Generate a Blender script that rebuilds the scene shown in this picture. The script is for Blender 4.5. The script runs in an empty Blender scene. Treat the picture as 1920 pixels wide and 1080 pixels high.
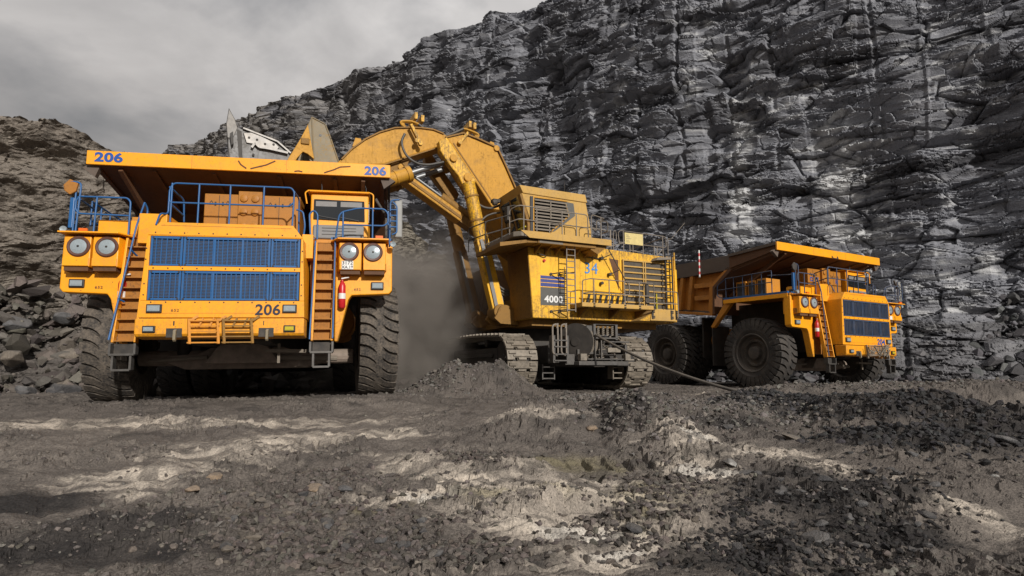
import bpy, bmesh, math, random
import numpy as np
from mathutils import Matrix, Vector, Quaternion
R = math.radians
random.seed(7); RNG = np.random.default_rng(7)
scene = bpy.context.scene
COL = scene.collection

# ------------------------------------------------------------------ camera
CAM_H = 0.827; PITCH = 0.136; FPX = 1112.0
cam_d = bpy.data.cameras.new("camera"); cam = bpy.data.objects.new("camera", cam_d); COL.objects.link(cam)
cam_d.sensor_width = 36; cam_d.lens = 36 * FPX / 1920; cam_d.clip_end = 3000; cam_d.clip_start = 0.05
cam.location = (0, 0, CAM_H); cam.rotation_euler = (math.pi / 2 + PITCH, 0, 0)
scene.camera = cam

# ------------------------------------------------------------------ light
SUN = Vector((0.42, -0.80, 0.37)).normalized()
world = bpy.data.worlds.new("World"); scene.world = world; world.use_nodes = True
def build_world():
    nt = world.node_tree; N = nt.nodes; L = nt.links; N.clear()
    out = N.new('ShaderNodeOutputWorld'); bg = N.new('ShaderNodeBackground')
    sky = N.new('ShaderNodeTexSky'); sky.sky_type = 'NISHITA'; sky.sun_disc = False
    sky.sun_elevation = math.asin(SUN.z); sky.sun_rotation = math.atan2(SUN.x, SUN.y)
    sky.air_density = 1.4; sky.dust_density = 2.0
    bg.inputs[1].default_value = 0.060
    tc = N.new('ShaderNodeTexCoord'); sep = N.new('ShaderNodeSeparateXYZ'); L.new(tc.outputs['Generated'], sep.inputs[0])
    def math_(op, a, b=None):
        m = N.new('ShaderNodeMath'); m.operation = op
        for i, v in enumerate((a, b)):
            if v is None: continue
            if isinstance(v, (int, float)): m.inputs[i].default_value = v
            else: L.new(v, m.inputs[i])
        return m.outputs[0]
    zz = math_('ADD', math_('MAXIMUM', sep.outputs[2], 0.0), 0.28)
    cx = math_('DIVIDE', sep.outputs[0], zz); cy = math_('DIVIDE', sep.outputs[1], zz)
    comb = N.new('ShaderNodeCombineXYZ'); L.new(cx, comb.inputs[0]); L.new(cy, comb.inputs[1])
    n1 = N.new('ShaderNodeTexNoise'); n1.inputs['Scale'].default_value = 1.1; n1.inputs['Detail'].default_value = 7; n1.inputs['Roughness'].default_value = 0.52; n1.inputs['Distortion'].default_value = 0.5
    L.new(comb.outputs[0], n1.inputs['Vector'])
    cov = N.new('ShaderNodeMapRange'); cov.inputs[1].default_value = 0.34; cov.inputs[2].default_value = 0.50; L.new(n1.outputs[0], cov.inputs[0])
    n2 = N.new('ShaderNodeTexNoise'); n2.inputs['Scale'].default_value = 1.9; n2.inputs['Detail'].default_value = 8; n2.inputs['Roughness'].default_value = 0.55; n2.inputs['Distortion'].default_value = 0.3
    L.new(comb.outputs[0], n2.inputs['Vector'])
    cr = N.new('ShaderNodeValToRGB'); e = cr.color_ramp.elements
    e[0].position = 0.28; e[0].color = (5.9, 5.85, 5.95, 1); e[1].position = 0.72; e[1].color = (15.0, 14.5, 14.2, 1)
    L.new(n2.outputs[0], cr.inputs[0])
    # Rayleigh sky seen through breaks in the overcast
    dim = N.new('ShaderNodeMixRGB'); dim.blend_type = 'MULTIPLY'; dim.inputs[0].default_value = 1; dim.inputs[2].default_value = (0.5, 0.5, 0.52, 1)
    L.new(sky.outputs[0], dim.inputs[1])
    low = N.new('ShaderNodeMapRange'); low.inputs[1].default_value = .62; low.inputs[2].default_value = .14; low.inputs[4].default_value = .92; L.new(sep.outputs[2], low.inputs[0])
    hz = N.new('ShaderNodeMixRGB'); L.new(low.outputs[0], hz.inputs[0]); hz.inputs[2].default_value = (6.0, 5.55, 5.25, 1)
    mx = N.new('ShaderNodeMixRGB'); L.new(cov.outputs[0], mx.inputs[0]); L.new(dim.outputs[0], mx.inputs[1]); L.new(cr.outputs[0], mx.inputs[2])
    L.new(mx.outputs[0], hz.inputs[1]); L.new(hz.outputs[0], bg.inputs[0]); L.new(bg.outputs[0], out.inputs[0])
build_world()
sd = bpy.data.lights.new("sun", 'SUN'); sun = bpy.data.objects.new("sun", sd); COL.objects.link(sun)
sd.energy = 4.1; sd.angle = R(1.2); sd.color = (1.0, 0.955, 0.89)
sun.rotation_euler = SUN.to_track_quat('Z', 'Y').to_euler(); sun.location = (20, -20, 40)
scene.view_settings.view_transform = 'Standard'; scene.view_settings.look = 'None'
scene.view_settings.exposure = 0.0; scene.view_settings.gamma = 1.0
scene.cycles.max_bounces = 6; scene.cycles.volume_bounces = 1
scene.cycles.use_denoising = True

# ------------------------------------------------------------------ helpers
def ray(px, py):
    u = (px - 960) / FPX; v = -(py - 540) / FPX
    return Vector((u, math.cos(PITCH) - v * math.sin(PITCH), math.sin(PITCH) + v * math.cos(PITCH)))
EYE = Vector((0, 0, CAM_H))

def tag(o, label=None, cat=None, group=None, kind=None):
    if label: o['label'] = label
    if cat: o['category'] = cat
    if group: o['group'] = group
    if kind: o['kind'] = kind
    return o
def empty(name, mat=None):
    o = bpy.data.objects.new(name, None); COL.objects.link(o); o.empty_display_size = 0.3
    if mat is not None: o.matrix_world = mat
    return o

class MB:
    def __init__(s): s.v = []; s.f = []; s.pc = []
    def add(s, vs, fs):
        b = len(s.v); s.pc.append((b, len(s.f), len(vs), len(fs))); s.v += [tuple(p) for p in vs]; s.f += [tuple(i + b for i in f) for f in fs]; return s
    def box(s, x0, x1, y0, y1, z0, z1, m=None):
        vs = [Vector((x, y, z)) for x in (x0, x1) for y in (y0, y1) for z in (z0, z1)]
        if m is not None: vs = [m @ p for p in vs]
        return s.add(vs, [(0, 1, 3, 2), (4, 6, 7, 5), (0, 4, 5, 1), (2, 3, 7, 6), (0, 2, 6, 4), (1, 5, 7, 3)])
    def bar(s, p, q, w, h=None, up=(0, 0, 1)):
        p = Vector(p); q = Vector(q); h = w if h is None else h
        d = (q - p).normalized(); u = Vector(up)
        if abs(d.dot(u)) > 0.98: u = Vector((0, 1, 0))
        a = d.cross(u).normalized(); b = a.cross(d).normalized()
        vs = [c + a * sx * w / 2 + b * sz * h / 2 for c in (p, q) for sx, sz in ((-1, -1), (1, -1), (1, 1), (-1, 1))]
        return s.add(vs, [(3, 2, 1, 0), (4, 5, 6, 7), (0, 1, 5, 4), (1, 2, 6, 5), (2, 3, 7, 6), (3, 0, 4, 7)])
    def cyl(s, p, q, r, n=16, r2=None, caps=True):
        p = Vector(p); q = Vector(q); r2 = r if r2 is None else r2
        d = (q - p).normalized(); u = Vector((0, 0, 1)) if abs(d.z) < .95 else Vector((0, 1, 0))
        a = d.cross(u).normalized(); b = a.cross(d)
        vs = []
        for c, rr in ((p, r), (q, r2)):
            for i in range(n):
                t = 2 * math.pi * i / n; vs.append(c + a * math.cos(t) * rr + b * math.sin(t) * rr)
        fs = [(i, (i + 1) % n, n + (i + 1) % n, n + i) for i in range(n)]
        if caps: fs += [tuple(range(n - 1, -1, -1)), tuple(range(n, 2 * n))]
        return s.add(vs, fs)
    def tube(s, pts, r, n=7, closed=False):
        pts = [Vector(p) for p in pts]; m = len(pts); vs = []; prev = None
        for i, p in enumerate(pts):
            if closed: d = (pts[(i + 1) % m] - pts[i - 1]).normalized()
            else: d = (pts[min(i + 1, m - 1)] - pts[max(i - 1, 0)]).normalized()
            if prev is None:
                u = Vector((0, 0, 1)) if abs(d.z) < .9 else Vector((1, 0, 0)); a = d.cross(u).normalized()
            else:
                a = (prev - d * prev.dot(d)); a = a.normalized() if a.length > 1e-6 else d.orthogonal().normalized()
            prev = a; b = d.cross(a)
            for k in range(n):
                t = 2 * math.pi * k / n; vs.append(p + a * math.cos(t) * r + b * math.sin(t) * r)
        fs = [(i * n + k, i * n + (k + 1) % n, ((i + 1) % m) * n + (k + 1) % n, ((i + 1) % m) * n + k) for i in range(m if closed else m - 1) for k in range(n)]
        if not closed: fs += [tuple(range(n - 1, -1, -1)), tuple(range((m - 1) * n, m * n))]
        return s.add(vs, fs)
    def prism(s, poly, axis, a, b):
        def mk(p, c):
            if axis == 'x': return (c, p[0], p[1])
            if axis == 'y': return (p[0], c, p[1])
            return (p[0], p[1], c)
        n = len(poly); vs = [mk(p, a) for p in poly] + [mk(p, b) for p in poly]
        fs = [tuple(range(n)), tuple(range(2 * n - 1, n - 1, -1))] + [(i, n + i, n + (i + 1) % n, (i + 1) % n) for i in range(n)]
        return s.add(vs, fs)
    def lathe(s, prof, n=32, axis='x', c=(0, 0, 0)):
        vs = []; c = Vector(c)
        for i in range(n):
            t = 2 * math.pi * i / n; ct, st = math.cos(t), math.sin(t)
            for (a, r) in prof:
                v = {'x': (a, r * ct, r * st), 'y': (r * ct, a, r * st), 'z': (r * ct, r * st, a)}[axis]
                vs.append(c + Vector(v))
        m = len(prof)
        fs = [(i * m + j, i * m + j + 1, ((i + 1) % n) * m + j + 1, ((i + 1) % n) * m + j) for i in range(n) for j in range(m - 1)]
        return s.add(vs, fs)
    def split(s, gap=.02):
        """clusters of shapes whose bounding boxes touch"""
        A = np.array(s.v); bb = [(A[b:b + n].min(0) - gap, A[b:b + n].max(0) + gap) for b, _, n, _ in s.pc]; par = list(range(len(bb)))
        def root(i):
            while par[i] != i: i = par[i]
            return i
        for i in range(len(bb)):
            for j in range(i):
                if (bb[i][0] <= bb[j][1]).all() and (bb[j][0] <= bb[i][1]).all(): par[root(i)] = root(j)
        out = {}
        for i, (b, fb, n, nf) in enumerate(s.pc):
            m = out.setdefault(root(i), MB()); m.add(s.v[b:b + n], [tuple(k - b for k in f) for f in s.f[fb:fb + nf]])
        return list(out.values())
    def build_split(s, name, mat, parent=None, **kw):
        o = [m.build(name, mat, parent, **kw) for m in s.split()]; return o[0]
    def build(s, name, mat, parent=None, bevel=0.0, smooth=None):
        me = bpy.data.meshes.new(name); me.from_pydata(s.v, [], s.f); me.materials.append(mat)
        bm = bmesh.new(); bm.from_mesh(me); bmesh.ops.recalc_face_normals(bm, faces=bm.faces); bm.to_mesh(me); bm.free()
        if smooth:
            me.shade_smooth(); me.set_sharp_from_angle(angle=R(smooth))
        o = bpy.data.objects.new(name, me); COL.objects.link(o)
        if parent is not None: o.parent = parent
        if bevel:
            bv = o.modifiers.new("bevel", 'BEVEL'); bv.width = bevel; bv.segments = 2; bv.limit_method = 'ANGLE'; bv.angle_limit = R(40)
        return o

def roundpath(pts, r=0.1, k=4):
    """polyline with rounded corners"""
    pts = [Vector(p) for p in pts]; out = [pts[0]]
    for i in range(1, len(pts) - 1):
        a, b, c = pts[i - 1], pts[i], pts[i + 1]
        da = (a - b); dc = (c - b); rr = min(r, da.length * .45, dc.length * .45)
        p0 = b + da.normalized() * rr; p1 = b + dc.normalized() * rr
        for j in range(k + 1):
            t = j / k; out.append(p0 * (1 - t) ** 2 + b * 2 * t * (1 - t) + p1 * t * t)
    out.append(pts[-1]); return out
def catenary(p, q, sag, n=14):
    p = Vector(p); q = Vector(q)
    return [p.lerp(q, i / n) - Vector((0, 0, sag * 4 * (i / n) * (1 - i / n))) for i in range(n + 1)]

# ------------------------------------------------------------------ materials
class NT:
    def __init__(s, name):
        s.m = bpy.data.materials.new(name); s.m.use_nodes = True; s.nt = s.m.node_tree; s.N = s.nt.nodes; s.L = s.nt.links
        s.b = s.N['Principled BSDF']; s.tc = s.N.new('ShaderNodeTexCoord')
    def noise(s, scale, detail=4, rough=.55, stretch=None, coord='Object', dist=0):
        n = s.N.new('ShaderNodeTexNoise'); n.inputs['Scale'].default_value = scale; n.inputs['Detail'].default_value = detail; n.inputs['Roughness'].default_value = rough; n.inputs['Distortion'].default_value = dist
        src = s.tc.outputs[coord]
        if stretch:
            mp = s.N.new('ShaderNodeMapping'); mp.inputs['Scale'].default_value = stretch; s.L.new(src, mp.inputs[0]); src = mp.outputs[0]
        s.L.new(src, n.inputs['Vector']); return n.outputs[0]
    def voro(s, scale, feature='F1', stretch=None, out=0):
        n = s.N.new('ShaderNodeTexVoronoi'); n.inputs['Scale'].default_value = scale; n.feature = feature
        src = s.tc.outputs['Object']
        if stretch:
            mp = s.N.new('ShaderNodeMapping'); mp.inputs['Scale'].default_value = stretch; s.L.new(src, mp.inputs[0]); src = mp.outputs[0]
        s.L.new(src, n.inputs['Vector']); return n.outputs[out]
    def ramp(s, v, a, b, lo=0., hi=1.):
        n = s.N.new('ShaderNodeMapRange'); n.inputs[1].default_value = a; n.inputs[2].default_value = b; n.inputs[3].default_value = lo; n.inputs[4].default_value = hi; s.L.new(v, n.inputs[0]); return n.outputs[0]
    def mix(s, fac, a, b, mode='MIX'):
        n = s.N.new('ShaderNodeMixRGB'); n.blend_type = mode
        for i, v in enumerate((fac, a, b)):
            if isinstance(v, (int, float)): n.inputs[i].default_value = v
            elif isinstance(v, tuple): n.inputs[i].default_value = (*v, 1)
            else: s.L.new(v, n.inputs[i])
        return n.outputs[0]
    def mul(s, a, b, op='MULTIPLY'):
        n = s.N.new('ShaderNodeMath'); n.operation = op
        for i, v in enumerate((a, b)):
            if isinstance(v, (int, float)): n.inputs[i].default_value = v
            else: s.L.new(v, n.inputs[i])
        return n.outputs[0]
    def up(s):
        g = s.N.new('ShaderNodeNewGeometry'); x = s.N.new('ShaderNodeSeparateXYZ'); s.L.new(g.outputs['Normal'], x.inputs[0]); return x.outputs[2]
    def attr(s, name):
        a = s.N.new('ShaderNodeAttribute'); a.attribute_name = name; return a.outputs['Color']
    def col(s, c):
        if isinstance(c, tuple): s.b.inputs['Base Color'].default_value = (*c, 1)
        else: s.L.new(c, s.b.inputs['Base Color'])
    def rough(s, r):
        if isinstance(r, (int, float)): s.b.inputs['Roughness'].default_value = r
        else: s.L.new(r, s.b.inputs['Roughness'])
    def bump(s, h, strength=.3, dist=.02, prev=None):
        n = s.N.new('ShaderNodeBump'); n.inputs['Strength'].default_value = strength; n.inputs['Distance'].default_value = dist
        s.L.new(h, n.inputs['Height'])
        if prev is not None: s.L.new(prev, n.inputs['Normal'])
        s.L.new(n.outputs[0], s.b.inputs['Normal']); return n.outputs[0]

def paint(name, c, dirt=(0.10, 0.065, 0.04), amount=.35, dust=.4, dustc=(.20, .155, .115), rough=.42, streak=True, chips=True, bands=()):
    t = NT(name)
    big = t.noise(1.3, 5, .6); fine = t.noise(14, 6, .65); st = t.noise(5, 5, .6, (3.2, 3.2, .35))
    base = t.mix(t.ramp(big, .3, .7, 0, .35), c, tuple(x * .72 for x in c))
    d1 = t.mul(t.ramp(fine, .50, .72), t.ramp(big, .38, .68))
    d2 = t.ramp(st, .56, .85, 0, .7) if streak else t.ramp(big, .55, .8)
    dm = t.mul(t.mul(d1, d2, 'MAXIMUM'), amount)
    colr = t.mix(dm, base, dirt)
    if bands:
        sp = t.N.new('ShaderNodeSeparateXYZ'); t.L.new(t.tc.outputs['Object'], sp.inputs[0])
        for z0, z1 in bands:      # runs of old grease: strong at z0, gone at z1
            k = t.mul(t.ramp(sp.outputs[2], z1, z0), t.ramp(t.mul(st, fine, 'ADD'), .78, 1.18)); colr = t.mix(t.mul(k, min(.85, amount)), colr, dirt)
    sm = t.mul(t.ramp(t.noise(.95, 8, .68, None, 'Object', .4), .54, .74), amount * .62); colr = t.mix(sm, colr, dirt)
    film = t.mul(t.ramp(t.noise(3.3, 6, .7), .4, .75), dust * .45)
    colr = t.mix(film, colr, dustc)
    upm = t.mul(t.ramp(t.up(), .45, .95), min(1, dust * 1.6)); colr = t.mix(upm, colr, dustc)
    if chips:
        ch = t.mul(t.ramp(t.noise(26, 3, .5), .69, .72), .8); colr = t.mix(ch, colr, (.05, .03, .02))
    t.col(colr); t.rough(t.ramp(t.mul(dm, film, 'ADD'), 0, .6, rough, .85)); t.bump(fine, .12, .01)
    return t.m
def plain(name, c, rough=.6, metal=0., var=.3, scale=6, dust=0., bump=.15):
    t = NT(name); n = t.noise(scale, 5, .6)
    cc = t.mix(t.ramp(n, .3, .7), c, tuple(x * (1 - var) for x in c))
    if dust:
        cc = t.mix(t.mul(t.ramp(t.noise(2.6, 6, .7), .35, .7), dust), cc, (.22, .18, .14))
        cc = t.mix(t.mul(t.ramp(t.up(), .3, .95), dust), cc, (.24, .2, .155))
    t.col(cc); t.rough(rough); t.b.inputs['Metallic'].default_value = metal
    if bump: t.bump(n, bump, .01)
    return t.m
YEL = (.90, .365, .003)
M = dict(
    extan=paint('sun_bleached_dusty_paint', (.50, .295, .065), dirt=(.12, .09, .06), amount=.6, dust=.6, dustc=(.36, .27, .17), rough=.7),
    ear=paint('scratched_bucket_paint', (.20, .165, .105), dirt=(.42, .22, .015), amount=.75, dust=.7, dustc=(.24, .20, .15), rough=.6),
    bluedust=paint('dusty_blue_paint', (.02, .045, .10), amount=.3, dust=.55, rough=.6, chips=False),
    cabinet=paint('shaded_cabinet_paint', (.38, .145, .004), amount=.5, dust=.2, rough=.55),  # canopy shade painted into a darker cabinet colour
    step=paint('trodden_ladder_paint', (.36, .14, .012), dirt=(.05, .03, .02), amount=.95, dust=.3, rough=.7),
    yellow=paint('truck_yellow_paint', YEL, amount=.42, dust=.2, rough=.42, bands=((1.35, 2.5),)),
    yellow_worn=paint('grimy_truck_paint', (.58, .225, .012), amount=.6, dust=.3, rough=.55),
    rust=paint('rusty_dump_body_paint', (.50, .19, .018), dirt=(.055, .035, .025), amount=.85, dust=.35, rough=.7),
    board=paint('scraped_dark_steel', (.10, .075, .06), amount=.6, dust=.5, rough=.75),
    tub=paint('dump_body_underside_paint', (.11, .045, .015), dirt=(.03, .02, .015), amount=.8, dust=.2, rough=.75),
    blue=paint('blue_paint', (.006, .092, .27), amount=.25, dust=.15, rough=.4, chips=False),
    tooth=plain('worn_tooth_steel', (.11, .105, .10), .5, .4, .4, 9, .2),
    hub=plain('dusty_wheel_hub', (.06, .052, .046), .7, 0, .4, 5, .4),
    axle=plain('dusty_brightened_axle', (.30, .235, .19), .75, 0, .5, 5, .35),  # base colour raised to offset the shade under the truck
    dark=plain('grimy_black_steel', (.028, .025, .023), .7, 0, .5, 5, .25),
    soot=plain('oily_dark_undercarriage', (.03, .026, .023), .65, 0, .5, 4, .12),
    steel=plain('worn_bare_steel', (.13, .125, .12), .45, .6, .4, 8, .2),
    chrome=plain('chromed_rod', (.24, .245, .25), .42, .6, .1, 8, 0, 0),
    lampglass=plain('headlamp_lens', (.36, .42, .45), .18, .25, .2, 30, .05, 0),
    lampring=plain('brown_headlamp_ring', (.10, .035, .022), .5, 0, .3, 10, .1),
    red=plain('red_enamel', (.55, .012, .02), .35, 0, .2, 8, .06),
    white=plain('white_paint', (.7, .7, .68), .5, 0, .1, 8, .1),
    black=plain('black_paint', (.012, .012, .014), .5, 0, .2, 8, .0, 0),
    navy=plain('dark_navy_lettering', (.008, .012, .035), .5, 0, .2, 8, 0, 0),
    numblue=plain('blue_lettering', (.01, .075, .33), .45, 0, .15, 8, 0, 0),
    skyblue=plain('faded_blue_lettering', (.03, .25, .62), .6, 0, .3, 8, .05, 0),
    plate=plain('grey_plastic_panel', (.20, .20, .20), .55, 0, .2, 8, .25),
    pale=plain('pale_grey_plastic', (.26, .26, .25), .5, 0, .15, 8, .2),
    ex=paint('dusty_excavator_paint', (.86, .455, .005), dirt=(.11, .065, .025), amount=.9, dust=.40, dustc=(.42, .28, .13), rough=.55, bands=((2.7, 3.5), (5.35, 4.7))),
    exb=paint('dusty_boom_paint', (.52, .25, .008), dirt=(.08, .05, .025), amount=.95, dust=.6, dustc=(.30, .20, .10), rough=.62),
    exd=paint('grime_and_shade_paint', (.25, .125, .018), dirt=(.035, .027, .02), amount=.95, dust=.22, dustc=(.13, .10, .07), rough=.7),  # grimy parts, plus shade painted into far-side and front pieces
    dustgrey=plain('dust_caked_steel', (.20, .17, .135), .8, 0, .3, 5, .3),
    rail=plain('galvanised_rail', (.20, .17, .14), .6, .1, .35, 8, .2),
    shoe=plain('polished_track_steel', (.26, .225, .18), .6, .2, .6, 7, .3),
    bucket=paint('scratched_bucket_steel', (.15, .147, .145), dirt=(.07, .06, .05), amount=1.0, dust=.6, dustc=(.20, .18, .155), rough=.5),
    sign=plain('faded_sign_yellow', (.62, .5, .2), .6, 0, .2, 9, .1),
    exgrey=plain('grey_decal', (.075, .075, .07), .6, 0, .2, 5, .15),
    exblue=plain('blue_decal_stripe', (.02, .04, .22), .55, 0, .2, 5, .1),
    cable=plain('black_cable_rubber', (.05, .048, .045), .5, 0, .3, 8, .3),
    orange=plain('amber_lens', (.7, .13, .01), .3, 0, .1, 8, 0, 0),
    amberglass=plain('yellow_fog_lens', (.5, .42, .03), .25, 0, .2, 20, 0, 0),
)
def mk_glass():
    t = NT('dark_cab_glass'); t.col((.012, .015, .018)); t.rough(.06); t.b.inputs['Specular IOR Level'].default_value = .8; M['glass'] = t.m
mk_glass()
def mk_rubber(name='dusty_tyre_rubber', c=(.022, .02, .019), dustc=(.085, .072, .06), amt=.7):
    t = NT(name); n = t.noise(3, 6, .65); f = t.noise(22, 5, .6)
    d = t.mul(t.ramp(t.mul(n, f, 'ADD'), .80, 1.22), amt)
    t.col(t.mix(d, c, dustc)); t.rough(.82); t.bump(f, .25, .012); return t.m
M['rubber'] = mk_rubber()
M['rubber_dirty'] = mk_rubber('muddy_tyre_rubber', (.026, .023, .021), (.14, .115, .09), .95)

def text_mesh(s, name, size, mat, parent, mtx, shear=0., bold=0., depth=.006, align='CENTER', sx=1.0):
    cu = bpy.data.curves.new(name, 'FONT'); cu.body = s; cu.size = size; cu.extrude = depth; cu.offset = bold; cu.shear = shear; cu.align_x = align; cu.align_y = 'CENTER'; cu.resolution_u = 6; cu.space_character = 1.05
    tmp = bpy.data.objects.new(name, cu); COL.objects.link(tmp)
    dg = bpy.context.evaluated_depsgraph_get(); me = bpy.data.meshes.new_from_object(tmp.evaluated_get(dg)); bpy.data.objects.remove(tmp)
    me.transform(Matrix.Scale(sx, 4, (1, 0, 0))); me.materials.clear(); me.materials.append(mat)
    o = bpy.data.objects.new(name, me); COL.objects.link(o); o.parent = parent; o.matrix_local = mtx; return o
def facing_front(x, y, z):      # text plane whose reader stands at -y, upright
    return Matrix.Translation((x, y, z)) @ Matrix.Rotation(math.pi / 2, 4, 'X')

# ------------------------------------------------------------------ tyres
def tyre_mesh(Ro, W, N=33, face=None):
    """lugged mining tyre, axis x, centred at origin; grid sheared along the lugs"""
    prof = []   # (u across -1..1, radius)
    us = [-1, -.97, -.86, -.7, -.5, -.3, -.14, -.05, .05, .14, .3, .5, .7, .86, .97, 1]
    samples = [0.0, .70, .74, .96]
    dep = .10
    def shear(u):
        return 1.05 * u + .22 * math.sin(u * 3.6)
    side = [(-1.0, -.10, .03), (-1.04, -.30, .06), (-1.03, -.52, .04), (-.93, -.70, 0)]   # sidewall ring: (u, dr, _)
    P = 2 * math.pi / N
    rows = []
    for (u, dr, _) in reversed(side): rows.append(('s', u, dr))
    for u in us: rows.append(('t', u, 0))
    for (u, dr, _) in side: rows.append(('s', -u, dr))
    vs = []; nr = len(rows); cols = N * 4
    for i in range(cols):
        k, j = divmod(i, 4); base = (k + samples[j]) * P
        for (kind, u, dr) in rows:
            sh = shear(max(-1, min(1, u))) * P
            if kind == 't':
                r = Ro - .035 * abs(u) ** 3
                if j in (2, 3) and abs(u) > .25: r -= dep * (1.25 if abs(u) > .8 else 1)
                r -= .006 * math.sin(k * 7.3 + u * 9)
            else:
                r = Ro + dr
                if dr > -.2 and j in (2, 3): r -= .05
            th = base + sh
            x = u * W / 2
            if (kind == 't' and abs(u) > .9 or kind == 's' and dr > -.35) and j in (2, 3): x *= .94
            vs.append((x, r * math.cos(th), r * math.sin(th)))
    fs = [(i * nr + q, i * nr + q + 1, ((i + 1) % cols) * nr + q + 1, ((i + 1) % cols) * nr + q) for i in range(cols) for q in range(nr - 1)]
    m = MB(); m.add(vs, fs); return m
def add_wheel(root, name, cx, cy, cz, Ro, W, outer, rubber, rimmat, steer=0, hub=True):
    m = tyre_mesh(Ro, W)
    q = Matrix.Translation((cx, cy, cz)) @ Matrix.Rotation(steer, 4, 'Z')
    if outer < 0: pass
    e = m.build(name, rubber, root); e.matrix_local = q @ Matrix.Rotation(random.random(), 4, 'X')
    r = MB(); s = outer * W / 2; i = Ro - .70
    # rim dish, recessed
    r.lathe([(s * .93, i + .02), (s * .98, i - .02), (s * .90, i - .06), (s * .55, i - .08), (s * .45, i - .22), (s * .62, i - .27), (s * .62, i - .34), (s * .35, i - .38), (s * .35, .30), (s * .75, .27), (s * .80, .20), (s * .80, .001)], 40)
    r.lathe([(-s * .93, i + .02), (-s * .6, i - .08), (-s * .5, .2), (-s * .5, .001)], 24)
    if hub:
        for k in range(28):
            a = 2 * math.pi * k / 28; c, sn = math.cos(a), math.sin(a)
            r.cyl((s * .60, c * (i - .30), sn * (i - .30)), (s * .70, c * (i - .30), sn * (i - .30)), .028, 6)
    o = r.build('rim', rimmat, e, smooth=35)
    return e
# ------------------------------------------------------------------ numpy noise
def _h(ix, iy, seed):
    n = (ix.astype(np.int64) * 374761393 + iy.astype(np.int64) * 668265263 + seed * 974711) & 0xffffffff
    n = ((n ^ (n >> 13)) * 1274126177) & 0xffffffff
    n = ((n ^ (n >> 16)) * 2246822519) & 0xffffffff
    return ((n ^ (n >> 15)) & 0xffffff) / float(0xffffff)
def pn(x, y, seed=0):
    ix = np.floor(x); iy = np.floor(y); fx = x - ix; fy = y - iy
    u = fx * fx * fx * (fx * (fx * 6 - 15) + 10); v = fy * fy * fy * (fy * (fy * 6 - 15) + 10)
    def g(a, b):
        t = _h(ix + a, iy + b, seed) * 2 * np.pi; return np.cos(t) * (fx - a) + np.sin(t) * (fy - b)
    return ((g(0, 0) * (1 - u) + g(1, 0) * u) * (1 - v) + (g(0, 1) * (1 - u) + g(1, 1) * u) * v) * 1.5
def fbm(x, y, o=4, seed=0, gain=.5):
    r = 0; a = 1; f = 1
    for i in range(o): r = r + a * pn(x * f, y * f, seed + i * 17); a *= gain; f *= 2.03
    return r
def cell(x, y, seed=0, jit=.9):
    """nearest-cell id hash, offsets to its centre, F1, F2"""
    ix = np.floor(x); iy = np.floor(y)
    f1 = np.full(x.shape, 9.); f2 = np.full(x.shape, 9.); cid = np.zeros(x.shape); cx = np.zeros(x.shape); cy = np.zeros(x.shape); cid2 = np.zeros(x.shape)
    for a in (-1, 0, 1):
        for b in (-1, 0, 1):
            jx = ix + a + .5 + jit * (_h(ix + a, iy + b, seed) - .5); jy = iy + b + .5 + jit * (_h(ix + a, iy + b, seed + 5) - .5)
            d = (x - jx) ** 2 + (y - jy) ** 2; m = d < f1
            f2 = np.where(m, f1, np.minimum(f2, d)); f1 = np.where(m, d, f1)
            cid = np.where(m, _h(ix + a, iy + b, seed + 9), cid); cid2 = np.where(m, _h(ix + a, iy + b, seed + 13), cid2)
            cx = np.where(m, x - jx, cx); cy = np.where(m, y - jy, cy)
    return cid, cid2, cx, cy, np.sqrt(f1), np.sqrt(f2)
def sstep(a, b, x):
    t = np.clip((x - a) / (b - a), 0, 1); return t * t * (3 - 2 * t)
def grid_mesh(name, P, mat, col=None, wrap=False, smooth=False):
    n, m, _ = P.shape; me = bpy.data.meshes.new(name)
    idx = np.arange(n * m).reshape(n, m)
    if wrap: idx = np.concatenate([idx, idx[:, :1]], 1)
    q = np.stack([idx[:-1, :-1], idx[:-1, 1:], idx[1:, 1:], idx[1:, :-1]], -1).reshape(-1, 4)
    me.vertices.add(n * m); me.vertices.foreach_set('co', P.reshape(-1).astype(np.float32))
    me.loops.add(q.size); me.loops.foreach_set('vertex_index', q.reshape(-1).astype(np.int32))
    me.polygons.add(len(q)); me.polygons.foreach_set('loop_start', (np.arange(len(q)) * 4).astype(np.int32))
    me.update(calc_edges=True)
    if col is not None:
        ca = me.color_attributes.new('Col', 'FLOAT_COLOR', 'POINT'); c = np.ones((n * m, 4), np.float32); c[:, :3] = col.reshape(-1, 3); ca.data.foreach_set('color', c.reshape(-1))
    me.polygons.foreach_set('use_smooth', np.full(len(q), smooth))
    me.materials.append(mat); o = bpy.data.objects.new(name, me); COL.objects.link(o); return o
def lerp3(a, b, t): return np.asarray(a) * (1 - t[..., None]) + np.asarray(b) * t[..., None]

def rock_mat(name, spec=.3, bumpd=.05, sc=5, lo=.75, rough=.85):
    t = NT(name); a = t.attr('Col'); n = t.noise(sc, 7, .62); n2 = t.noise(sc * 4.5, 5, .6)
    t.col(t.mix(1, a, t.mix(t.ramp(n2, .3, .7), (lo, lo, lo), (1.22, 1.2, 1.18)), 'MULTIPLY')); t.rough(rough); t.b.inputs['Specular IOR Level'].default_value = spec
    t.bump(t.mul(n, n2, 'ADD'), .8, bumpd); return t.m

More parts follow.
